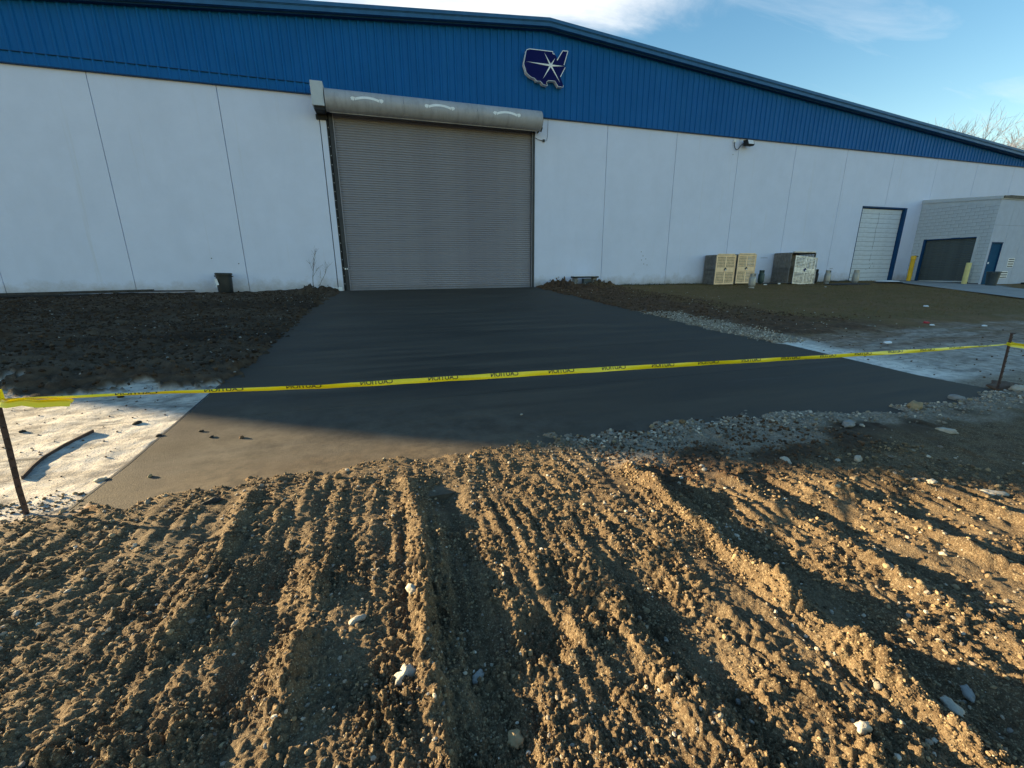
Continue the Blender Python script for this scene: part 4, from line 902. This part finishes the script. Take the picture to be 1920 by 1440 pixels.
while tx < 7.0:
    vs = []
    for (a, b) in base:
        X = tx+(.235)*(1-a/tw_); v = .5-.60+.60*(b/(thh*.70))        # mirrored left-right, cropped at the folded top
        p = tp(X, min(.495, v)); vs.append((p.x, p.y-.0022, p.z))
    MB().add(vs, fcs).build('lettering', MAT['ink'], rb)
    tx += .505
# knots, tail and the length running on out of the picture
kn = MB()
for i in range(4):
    z_ = -.775+i*.018; kn.add([(-2.345, 3.262, z_), (-2.29, 3.26, z_+.01), (-2.285, 3.30, z_+.02), (-2.34, 3.31, z_+.01), (-2.345, 3.262, z_+.02), (-2.29, 3.26, z_+.03), (-2.285, 3.30, z_+.04), (-2.34, 3.31, z_+.03)], [(0,1,5,4),(1,2,6,5),(2,3,7,6),(3,0,4,7)])
    z_ = -.945+i*.008; kn.add([(7.43, 3.125, z_), (7.49, 3.12, z_+.006), (7.49, 3.16, z_+.012), (7.43, 3.16, z_+.006), (7.43, 3.125, z_+.012), (7.49, 3.12, z_+.018), (7.49, 3.16, z_+.024), (7.43, 3.16, z_+.018)], [(0,1,5,4),(1,2,6,5),(2,3,7,6),(3,0,4,7)])
kn.build('knot', MAT['tape'], TP)
tl = MB(); path = [(-2.31,3.27,-.745), (-2.26,3.22,-.735), (-2.20,3.19,-.743), (-2.13,3.20,-.737), (-2.05,3.18,-.752), (-1.97,3.2,-.758), (-1.90,3.19,-.762)]
for off, ww in ((0, .013), (.030, .011)):
    vs = []
    for i, p in enumerate(path): vs += [(p[0], p[1]-off, p[2]-ww-off*.6), (p[0]+.01, p[1]+.008-off, p[2]+ww*.1), (p[0], p[1]-off, p[2]+ww)]
    tl.add(vs, [(3*i+j, 3*i+3+j, 3*i+4+j, 3*i+1+j) for i in range(len(path)-1) for j in range(2)])
tl.build('loose_tail', MAT['tape'], TP, smooth=True)
cn = MB(); vs = []
for i in range(25):
    u = i/24; x = 7.46+u*3.0; y = 3.14-u*.9; z_ = -.93-.25*math.sin(u*math.pi*.55)
    vs += [(x, y-.006, z_-.028), (x, y+.01, z_), (x, y-.006, z_+.028)]
cn.add(vs, [(3*i+j, 3*i+3+j, 3*i+4+j, 3*i+1+j) for i in range(24) for j in range(2)]).build('ribbon_end', MAT['tape'], TP, smooth=True)
# bent metal strip standing on the dust at left
bs = MB(); pts = [(-2.73, 3.98), (-2.80, 4.25), (-2.83, 4.42), (-2.80, 4.62), (-2.72, 5.0)]
pts = [(-2.77, 3.92), (-2.83, 4.12), (-2.88, 4.32), (-2.85, 4.55), (-2.79, 4.85)]
for (a, b) in zip(pts[:-1], pts[1:]):
    za, zb_ = gz(*a), gz(*b); d = Vector((b[0]-a[0], b[1]-a[1])).normalized(); nx2, ny2 = -d.y*.006, d.x*.006
    bs.add([(a[0]-nx2, a[1]-ny2, za-.01), (a[0]+nx2, a[1]+ny2, za-.01), (b[0]+nx2, b[1]+ny2, zb_-.01), (b[0]-nx2, b[1]-ny2, zb_-.01), (a[0]-nx2, a[1]-ny2, za+.028), (a[0]+nx2, a[1]+ny2, za+.028), (b[0]+nx2, b[1]+ny2, zb_+.028), (b[0]-nx2, b[1]-ny2, zb_+.028)],
           [(0,3,2,1),(4,5,6,7),(0,1,5,4),(1,2,6,5),(2,3,7,6),(3,0,4,7)])
setp(bs.build('metal_strip', MAT['rust']), 'thin bent strip standing on edge on the white dust near the left stake', 'metal strip')

# ------------------------------------------------------------------ stones, clods, gravel
def proto(seed, sub=2, flat=.7, rough=.22, facet=False):
    bm = bmesh.new(); bmesh.ops.create_icosphere(bm, subdivisions=sub, radius=1)
    r_ = np.random.default_rng(seed); ax = r_.normal(size=(7, 3)); ax /= np.linalg.norm(ax, axis=1)[:, None]; cut = r_.uniform(.55, .9, 7)
    sc_ = (1, r_.uniform(.65, .95), flat*r_.uniform(.8, 1.1))
    for v in bm.verts:
        p = np.array(v.co)
        for a, c in zip(ax, cut):
            d = p@a
            if d > c: p = p-a*(d-c)*.85
        p *= 1+rough*.5*(r_.random()-.5)
        v.co = Vector((p[0]*sc_[0], p[1]*sc_[1], p[2]*sc_[2]))
    V = np.array([v.co[:] for v in bm.verts]); F = np.array([[v.index for v in f.verts] for f in bm.faces]); bm.free()
    return V, F
PR1 = [proto(i, 1, .75, .8) for i in range(10)]; PR2 = [proto(40+i, 2, .8, .26) for i in range(10)]
PR3 = [proto(70+i, 3, .8, .09) for i in range(6)]
def scatter(name, x, y, s, mm, protos=PR1, sink=.25, zf=None, parent=ground, smooth=False):
    z = gza(x, y) if zf is None else zf(x, y)
    Vs, Fs = [], []; n0 = 0; idx = RNG.integers(0, len(protos), len(x))
    for k, (V, F) in enumerate(protos):
        w_ = np.where(idx == k)[0]
        if not len(w_): continue
        a = RNG.random(len(w_))*2*np.pi; ca, sa_ = np.cos(a), np.sin(a); tl_ = RNG.normal(0, .35, len(w_)); ct, st_ = np.cos(tl_), np.sin(tl_)
        P = V[None]*(s[w_]*1.0)[:, None, None]
        X_, Y_, Z_ = P[..., 0], P[..., 1], P[..., 2]
        Y2 = Y_*ct[:, None]-Z_*st_[:, None]; Z2 = Y_*st_[:, None]+Z_*ct[:, None]
        X3 = X_*ca[:, None]-Y2*sa_[:, None]; Y3 = X_*sa_[:, None]+Y2*ca[:, None]
        Q = np.stack([X3+x[w_][:, None], Y3+y[w_][:, None], Z2+(z[w_]+s[w_]*(.5-sink))[:, None]], -1).reshape(-1, 3)
        Vs.append(Q); nv = len(V); Fs.append((F[None]+(np.arange(len(w_))*nv)[:, None, None]).reshape(-1, 3)+n0); n0 += len(Q)
    me = tri_mesh(name, np.concatenate(Vs), np.concatenate(Fs), mm, smooth)
    o = link_mesh(name, me, parent); setp(o, kind='stuff'); return o
def inframe(x, y):
    return (x > -2.0*y*.5-1.8) & (x < 60)
def polar_pts(n, r0, r1, a0=-62, a1=88, pw=1.0):
    # density follows 1/r so that near ground gets more
    r = r0*(r1/r0)**(RNG.random(n)**pw); t = np.radians(RNG.uniform(a0, a1, n)); return r*np.sin(t), r*np.cos(t)
# clods of the fore dirt
x, y = polar_pts(98000, .8, 4.9); k = (y < 3.5+.25*P2(x*.9, y*.9, 1)) & (y > .2); x, y = x[k], y[k]
keep = (P2(x*4.2, y*4.2, 26)+.6*RNG.random(len(x)) > -.1) & (P2(x*1.6+9, y*1.3, 25) < .42+.2*RNG.random(len(x))); x, y = x[keep], y[keep]
s = (.0012+.0054*RNG.random(len(x))**3.6)*(.5+.62*np.hypot(x, y))
wetm = (x > 1.6) & (y > 2.1+.12*(x-2))
scatter('clods', x[~wetm], y[~wetm], s[~wetm], MAT['clod'])
bx, by = polar_pts(350, .85, 4.6); k = (by < 3.35) & (by > .3); bx, by = bx[k], by[k]; scatter('clods', bx, by, (.004+.012*RNG.random(len(bx))**2.2)*(.5+.45*np.hypot(bx, by)), MAT['clod'], PR2, .25)
scatter('wet_clods', x[wetm], y[wetm], s[wetm]*1.1, MAT['clod_brown'])
n_ = 5200; y = .4+2.2*RNG.random(n_)**1.2; x = 1.70+.075*RNG.normal(size=n_); s = (.0018+.007*RNG.random(n_)**3)*(.6+.45*y); scatter('clods', x, y, s, MAT['clod'])
x, y = polar_pts(9000, .8, 5.2); k = (y < 3.45) & (y > .2) & (P2(x*2.7, y*2.7, 29)+RNG.random(len(x)) > .68); x, y = x[k], y[k]; s = (.0026+.008*RNG.random(len(x))**3.5)*(.5+.5*np.hypot(x, y))
third = RNG.choice(3, len(x), p=(.30, .28, .42))
for q, nm in enumerate(('gravel_pale', 'gravel_mix', 'gravel_mix')): scatter('gravel', x[third == q], y[third == q], s[third == q], MAT[nm], PR1, .3)
# chips along the front right edge of the slab
n_ = 1500; x = RNG.uniform(1.6, 8.6, n_); y = 3.30-.20*ss(3.0, 6.0, x)+.10*RNG.normal(size=n_)-.12*np.abs(RNG.normal(size=n_)); s = .005+.018*RNG.random(n_)**3
scatter('gravel', x, y, s, MAT['gravel_pale'], PR1, .1)
n_ = 1300; x = RNG.uniform(1.2, 8.6, n_); y = 3.08-.20*ss(3.0, 6.0, x)+.20*RNG.normal(size=n_); s = .006+.018*RNG.random(n_)**2.5
scatter('gravel', x, y, s, MAT['gravel_mix'], PR1, .1)
# gravel band at the right of the slab
n_ = 5200; x = 7.25+.9*RNG.random(n_)**1.2+.15*RNG.normal(size=n_); y = RNG.uniform(6.3, 10.6, n_); s = .010+.020*RNG.random(n_)**3
third = RNG.random(n_) < .5
scatter('gravel', x[third], y[third], s[third], MAT['gravel_pale'], PR1, .1); scatter('gravel', x[~third], y[~third], s[~third], MAT['gravel_mix'], PR1, .1)
# dark soil clods left
n_ = 15000; r_ = RNG.random(n_)**.7; x = -2.0-11.5*RNG.random(n_)*(.35+.65*r_); y = 6.4+12.8*r_; s = .012+.035*RNG.random(n_)**3
scatter('soil_clods', x, y, s, MAT['soil_dark'])
n_ = 500; x = -1.7-9.5*RNG.random(n_)**1.3; y = 6.6+12.3*RNG.random(n_); s = .008+.022*RNG.random(n_)**3; scatter('gravel', x, y, s, MAT['stone_grey'], PR1, 0)
# brown clods right
n_ = 7000; y = 8+11.2*RNG.random(n_)**.8; x = 7.2+4.2*RNG.random(n_)**1.3+np.clip(9.5-y, 0, 3)*RNG.random(n_)*2.5; s = .012+.035*RNG.random(n_)**3
scatter('soil_clods', x, y, s, MAT['clod_brown'])
n_ = 230; y = 6+12.5*RNG.random(n_); x = 7.4+5.5*RNG.random(n_); s = .010+.022*RNG.random(n_)**3; scatter('gravel', x, y, s, MAT['stone_light'], PR1, 0)
# specks on the white dust
n_ = 900; x = -2.3-3.2*RNG.random(n_); y = RNG.uniform(3.2, 6.5, n_); s = .003+.010*RNG.random(n_)**4; scatter('soil_clods', x, y, s, MAT['clod_brown'], PR1, .1)
n_ = 380; x = 7.7+9*RNG.random(n_)**1.3; y = RNG.uniform(3.3, 6.9, n_); s = .005+.018*RNG.random(n_)**4; scatter('soil_clods', x, y, s, MAT['clod_brown'], PR1, .1)
# crumbs on the slab
sz = lambda x, y: hbase(y)+.02
n_ = 1100; x = RNG.uniform(-2.0, 5.2, n_); y = 3.45+np.abs(RNG.normal(size=n_))*.35; s = .0025+.007*RNG.random(n_)**3; k = (x < 1.5) | (RNG.random(n_) < .5)
scatter('crumbs', x[k], y[k], s[k], MAT['clod'], PR1, .1, sz, drv)
n_ = 260; x = np.r_[-2.0+.5*RNG.random(130)**2, RNG.normal(-1.65, .14, 130)]; y = np.r_[RNG.uniform(6.6, 19, 130), RNG.normal(4.35, .08, 130)]; s = .004+.014*RNG.random(n_)**2
scatter('crumbs', x, y, s, MAT['clod_dark'], PR1, .1, sz, drv)
# ---- individual stones in the foreground (parts of the ground): those about 10 px or larger
SM = {}
for nm in ('stone_light', 'stone_grey', 'stone_tan'):
    for k, (V, F) in enumerate(PR2): SM[nm, k] = tri_mesh('stone', V, F, MAT[nm], True)
cand = []
xx, yy = polar_pts(230, .85, 4.2)
for a, b in zip(xx, yy):
    if .35 < b < 3.35: cand.append((a, b, (.0045+.004*random.random()+.010*random.random()**4)*(0.6+.30*math.hypot(a, b))))
for i in range(120): cand.append((lambda q: (q, 3.20-.22*float(ss(3.0, 6.0, q))+random.gauss(0, .12)))(random.uniform(1.5, 7.6))+( .010+.026*random.random()**2.4,))
for (a, b, s_) in cand:
    nm = random.choices(('stone_light', 'stone_grey', 'stone_tan'), (3, 3, 4))[0]
    o = link_mesh('stone', SM[nm, random.randrange(10)], ground); o.scale = (s_, s_, s_*random.uniform(.7, 1)); o.rotation_euler = (random.gauss(0, .3), random.gauss(0, .3), random.uniform(0, 6.28))
    o.location = (a, b, gz(a, b, .0048*math.hypot(a, b))+s_*.28)
# ---- named rocks
def rock(name, x, y, s, mm, label, k=0, flat=1, rot=0, cat='rock', asp=1, zf=None, dz=.33):
    if cat == 'rock' and 'flat' not in label: flat *= 1.3
    if cat == 'clod': flat *= 1.35; s *= .62; asp = 1+(asp-1)*.6
    V, F = PR3[k % 6]; V = V.copy(); q = V*2.3
    d = P2(q[:, 0]+q[:, 2], q[:, 1]+7*k, 60)*.30+P2(q[:, 0]*2.2, q[:, 1]*2.2+q[:, 2]*2, 61)*.18
    V *= (1+d)[:, None]
    me = tri_mesh(name, V*np.array([s*asp, s, s*flat]), F, MAT[mm], True); o = link_mesh(name, me)
    z_ = gz(x, y, .0048*math.hypot(x, y)) if zf is None else zf
    o.location = (x, y, z_+s*flat*dz); o.rotation_euler = (0, 0, rot); return setp(o, label, cat)
rock('rock', -.03, 1.33, .042, 'stone_light', 'largest pale rock low in the dirt just left of the bottom centre', 0, .8, .4)
rock('rock', .31, 1.02, .034, 'stone_tan', 'tan pointed rock at the bottom edge of the picture near centre', 1, .9, 1.3, asp=.8)
rock('rock', .24, 1.28, .026, 'stone_grey', 'grey brown lump right of the largest pale rock', 2, .7, .8, asp=1.3)
rock('rock', .02, 1.72, .032, 'stone_light', 'white chipped rock on the small track ridge above the largest pale rock', 3, .8, 2)
rock('rock', -.22, 1.66, .03, 'stone_light', 'angular white rock on the dirt, left one of the two above the largest pale rock', 4, .6, .5, asp=1.3)
rock('rock', 3.93, 1.52, .060, 'stone_light', 'long flat cream rock at the right edge of the dirt', 5, .45, -.4, asp=1.5)
rock('rock', 3.62, 1.70, .035, 'stone_light', 'white rock left of the long flat cream rock', 2, .6, .2, asp=1.2)
rock('rock', 1.80, .63, .026, 'stone_light', 'oval pale rock in the rut beside the long dirt ridge, bottom right', 1, .6, 1.2, asp=1.4)
rock('rock', 1.96, .66, .030, 'stone_grey', 'grey flat rock right of the oval pale rock, bottom right', 3, .55, .6, asp=1.3)
rock('rock', 1.40, .66, .030, 'stone_light', 'round pale stone left of the long dirt ridge near the bottom right', 4, .8, .1)
rock('rock', 7.78, 3.22, .20, 'stone_brown', 'flat brown rock behind the right stake', 0, .38, .15, asp=1.35)
rock('rock', 7.60, 3.02, .085, 'stone_light', 'pale rounded rock at the foot of the right stake', 1, .75, .3, asp=1.2)
rock('rock', 7.86, 3.02, .085, 'stone_light', 'pale angular rock in front of the brown rock, right of the stake foot', 4, .7, 1.1)
rock('rock', 7.62, 2.80, .055, 'stone_light', 'small tan white rock below the two pale rocks at the stake', 3, .7, .4)
rock('rock', 5.55, 2.92, .085, 'stone_tan', 'tan round rock half buried at the slab edge left of the right stake', 2, .75, .5, asp=1.25)
rock('rock', 4.3, 2.75, .07, 'stone_grey', 'grey lump in the gravel below the slab edge', 5, .6, .5, asp=1.3)
rock('rock', 6.5, 3.05, .065, 'stone_grey', 'grey rock at the slab edge between tan rock and right stake', 1, .7, 1.5, asp=1.2)
rock('rock', 3.0, 2.33, .05, 'stone_light', 'white rock alone on the dark wet dirt right of centre', 0, .7, 1.5)
rock('rock', 3.55, 2.15, .045, 'stone_light', 'right one of two white rocks lying together on the dark wet dirt', 3, .7, .3)
rock('rock', 3.40, 2.20, .035, 'stone_light', 'left one of two white rocks lying together on the dark wet dirt', 4, .7, .9)
rock('rock', 5.0, 2.35, .06, 'stone_light', 'pale rock on the wet dirt toward the right edge', 5, .6, 2.2, asp=1.2)
rock('dirt_clod', -1.21, 3.02, .070, 'clod_dark', 'large black wet clod on the tan dirt at left', 0, .5, .2, 'clod', 1.5)
rock('dirt_clod', -2.15, 4.58, .040, 'clod_dark', 'black clod on the slab joint between white dust and driveway', 1, .7, .2, 'clod')
rock('dirt_clod', -2.50, 4.98, .055, 'clod_dark', 'black clod pair on the white dust left of the slab joint', 2, .6, .6, 'clod', 1.5)
rock('dirt_clod', -3.45, 5.05, .040, 'clod_dark', 'small black clod in the middle of the white dust', 3, .7, .2, 'clod')
rock('dirt_clod', -3.1, 6.0, .055, 'clod_dark', 'black clod on the dust right under the tape at left', 4, .6, .2, 'clod')
rock('dirt_clod', -1.80, 4.58, .035, 'clod_dark', 'black clod on the slab, first right of the joint clod', 5, .7, .2, 'clod', zf=hb(4.58)+.02)
rock('dirt_clod', -1.66, 4.40, .030, 'clod_dark', 'middle clod of the small trail on the slab at left', 1, .6, 1.2, 'clod', 1.4, zf=hb(4.4)+.02)
rock('dirt_clod', -1.38, 4.30, .034, 'clod_brown', 'brown clod at the right end of the small trail on the slab', 2, .8, 1.2, 'clod', 1.2, zf=hb(4.3)+.02)
rock('dirt_clod', -1.84, 3.66, .030, 'stone_tan', 'tan clod with long shadow near the front left of the slab', 3, .8, 1.2, 'clod', 1.1, zf=hb(3.66)+.02)
rock('rock', -2.18, 3.72, .030, 'stone_light', 'small pale stone on the white dust beside the slab corner', 1, .6, .3, asp=1.4)
rock('rock', 1.36, 4.13, .016, 'stone_light', 'tiny white chip alone on the dark slab', 1, .6, .3, asp=1.2, zf=hb(4.13)+.02)

# ------------------------------------------------------------------ grass
def grass():
    n_ = 60000; x = 8+24*RNG.random(n_)**1.0; y = 7.2+12.3*RNG.random(n_)**.8
    z = zones(x, y)[6]; k = (z > .3+.5*RNG.random(n_)) & (path_sd(x, y) < -.1) & (y < 19.6); x, y = x[k], y[k]; n_ = len(x)
    h = (.018+.05*RNG.random(n_)**2)*(1+1.6*ss(18.9, 19.5, y)*RNG.random(n_)); a = RNG.random(n_)*6.28; wd_ = .006+.006*RNG.random(n_); zz_ = gza(x, y)-.005
    lx, ly = RNG.normal(0, .6, n_)*h, RNG.normal(0, .6, n_)*h
    p0 = np.c_[x-np.cos(a)*wd_, y-np.sin(a)*wd_, zz_]; p1 = np.c_[x+np.cos(a)*wd_, y+np.sin(a)*wd_, zz_]; p2 = np.c_[x+lx, y+ly, zz_+h]
    V = np.stack([p0, p1, p2], 1).reshape(-1, 3); F = np.arange(len(V)).reshape(-1, 3)
    me = tri_mesh('grass', V, F, mat('grass_blades', (.130,.095,.030), .8, var=.5, vscale=.6, col2=(.22,.14,.06)))
    setp(link_mesh('grass', me), 'short worn grass on the yard in front of the warehouse at right', 'grass', kind='stuff')
grass()
def weeds():
    n_ = 2600; x = np.r_[RNG.uniform(11.2, 17.0, 1800), RNG.uniform(26, 28, 800)]; y = 19.45+.2*RNG.random(n_)
    h = .05+.14*RNG.random(n_)**2*(P2(x*1.5, x*0, 4)+.6).clip(.1, 1.2); a = RNG.random(n_)*6.28; wd_ = .008; zz_ = gza(x, y)-.01
    lx = RNG.normal(0, .4, n_)*h; ly = RNG.normal(0, .2, n_)*h
    p0 = np.c_[x-np.cos(a)*wd_, y-np.sin(a)*wd_, zz_]; p1 = np.c_[x+np.cos(a)*wd_, y+np.sin(a)*wd_, zz_]; p2 = np.c_[x+lx, y+ly, zz_+h]
    V = np.stack([p0, p1, p2], 1).reshape(-1, 3)
    me = tri_mesh('weeds', V, np.arange(len(V)).reshape(-1, 3), mat('weed', (.05,.055,.02), .8, var=.3))
    setp(link_mesh('weeds', me), 'strip of dry weeds along the foot of the white wall', 'weeds', kind='stuff')
weeds()
# ------------------------------------------------------------------ bare trees behind the building
def bare_tree(x, y, h, seed, label, spread=.55):
    t = thing('bare_tree', (x, y, -1.2), label, 'tree', 'bare winter trees beyond the roof'); r_ = random.Random(seed)
    tr = MB(); cr_ = MB(); tw_ = MB()
    tr.tube([(0,0,0), (.1,.1,h*.14), (0,0,h*.28)], [h*.022, h*.017, h*.014], 8)
    def grow(p, d, L_, r, dep):
        k = 4; pts = [p]; q = p.copy(); dd = d.copy()
        for i in range(k):
            dd = (dd+Vector((r_.gauss(0, .16), r_.gauss(0, .16), r_.gauss(.05, .12)))).normalized(); q = q+dd*L_/k; pts.append(q.copy())
            if dep > 0 and (i >= 1 or dep < 4):
                for _ in range(2 if dep > 1 else 3):
                    nd = (dd+Vector((r_.gauss(0, spread), r_.gauss(0, spread), r_.gauss(.12, .35)))).normalized()
                    grow(q.copy(), nd, L_*r_.uniform(.48, .68), r*.55, dep-1)
        (cr_ if dep > 1 else tw_).tube(pts, [(r if dep > 1 else r*.6)*(1-.6*i/k) for i in range(k+1)], 5 if dep > 2 else 3, False)
    for i in range(5):
        a = i*2*math.pi/5+r_.uniform(-.4, .4); grow(Vector((0, 0, h*.26)), Vector((math.cos(a)*.5, math.sin(a)*.5, 1)).normalized(), h*.36, h*.009, 3)
    k_ = h/max(v[2] for v in tw_.v)
    for m_ in (tr, cr_, tw_): m_.v = [(a*k_, b*k_, c*k_) for a, b, c in m_.v]
    tr.build('trunk', MAT['treebark'], t, world=False); cr_.build('branches', MAT['treebark'], t, world=False); tw_.build('twigs', MAT['treebark'], t, world=False)
    return t
bare_tree(82.5, 49.0, 23.5, 5, 'rounded bare tree showing above the right end of the blue roof', .5)
bare_tree(83, 45.0, 20.5, 21, 'paler bare tree half merged with the rounded tree beside it', .55)
bare_tree(82, 41.5, 19.0, 9, 'lower bare tree between the rounded tree and the right edge')
bare_tree(72, 33.5, 18.2, 13, 'nearer dark bare tree with crooked limbs at the right picture edge', .7)
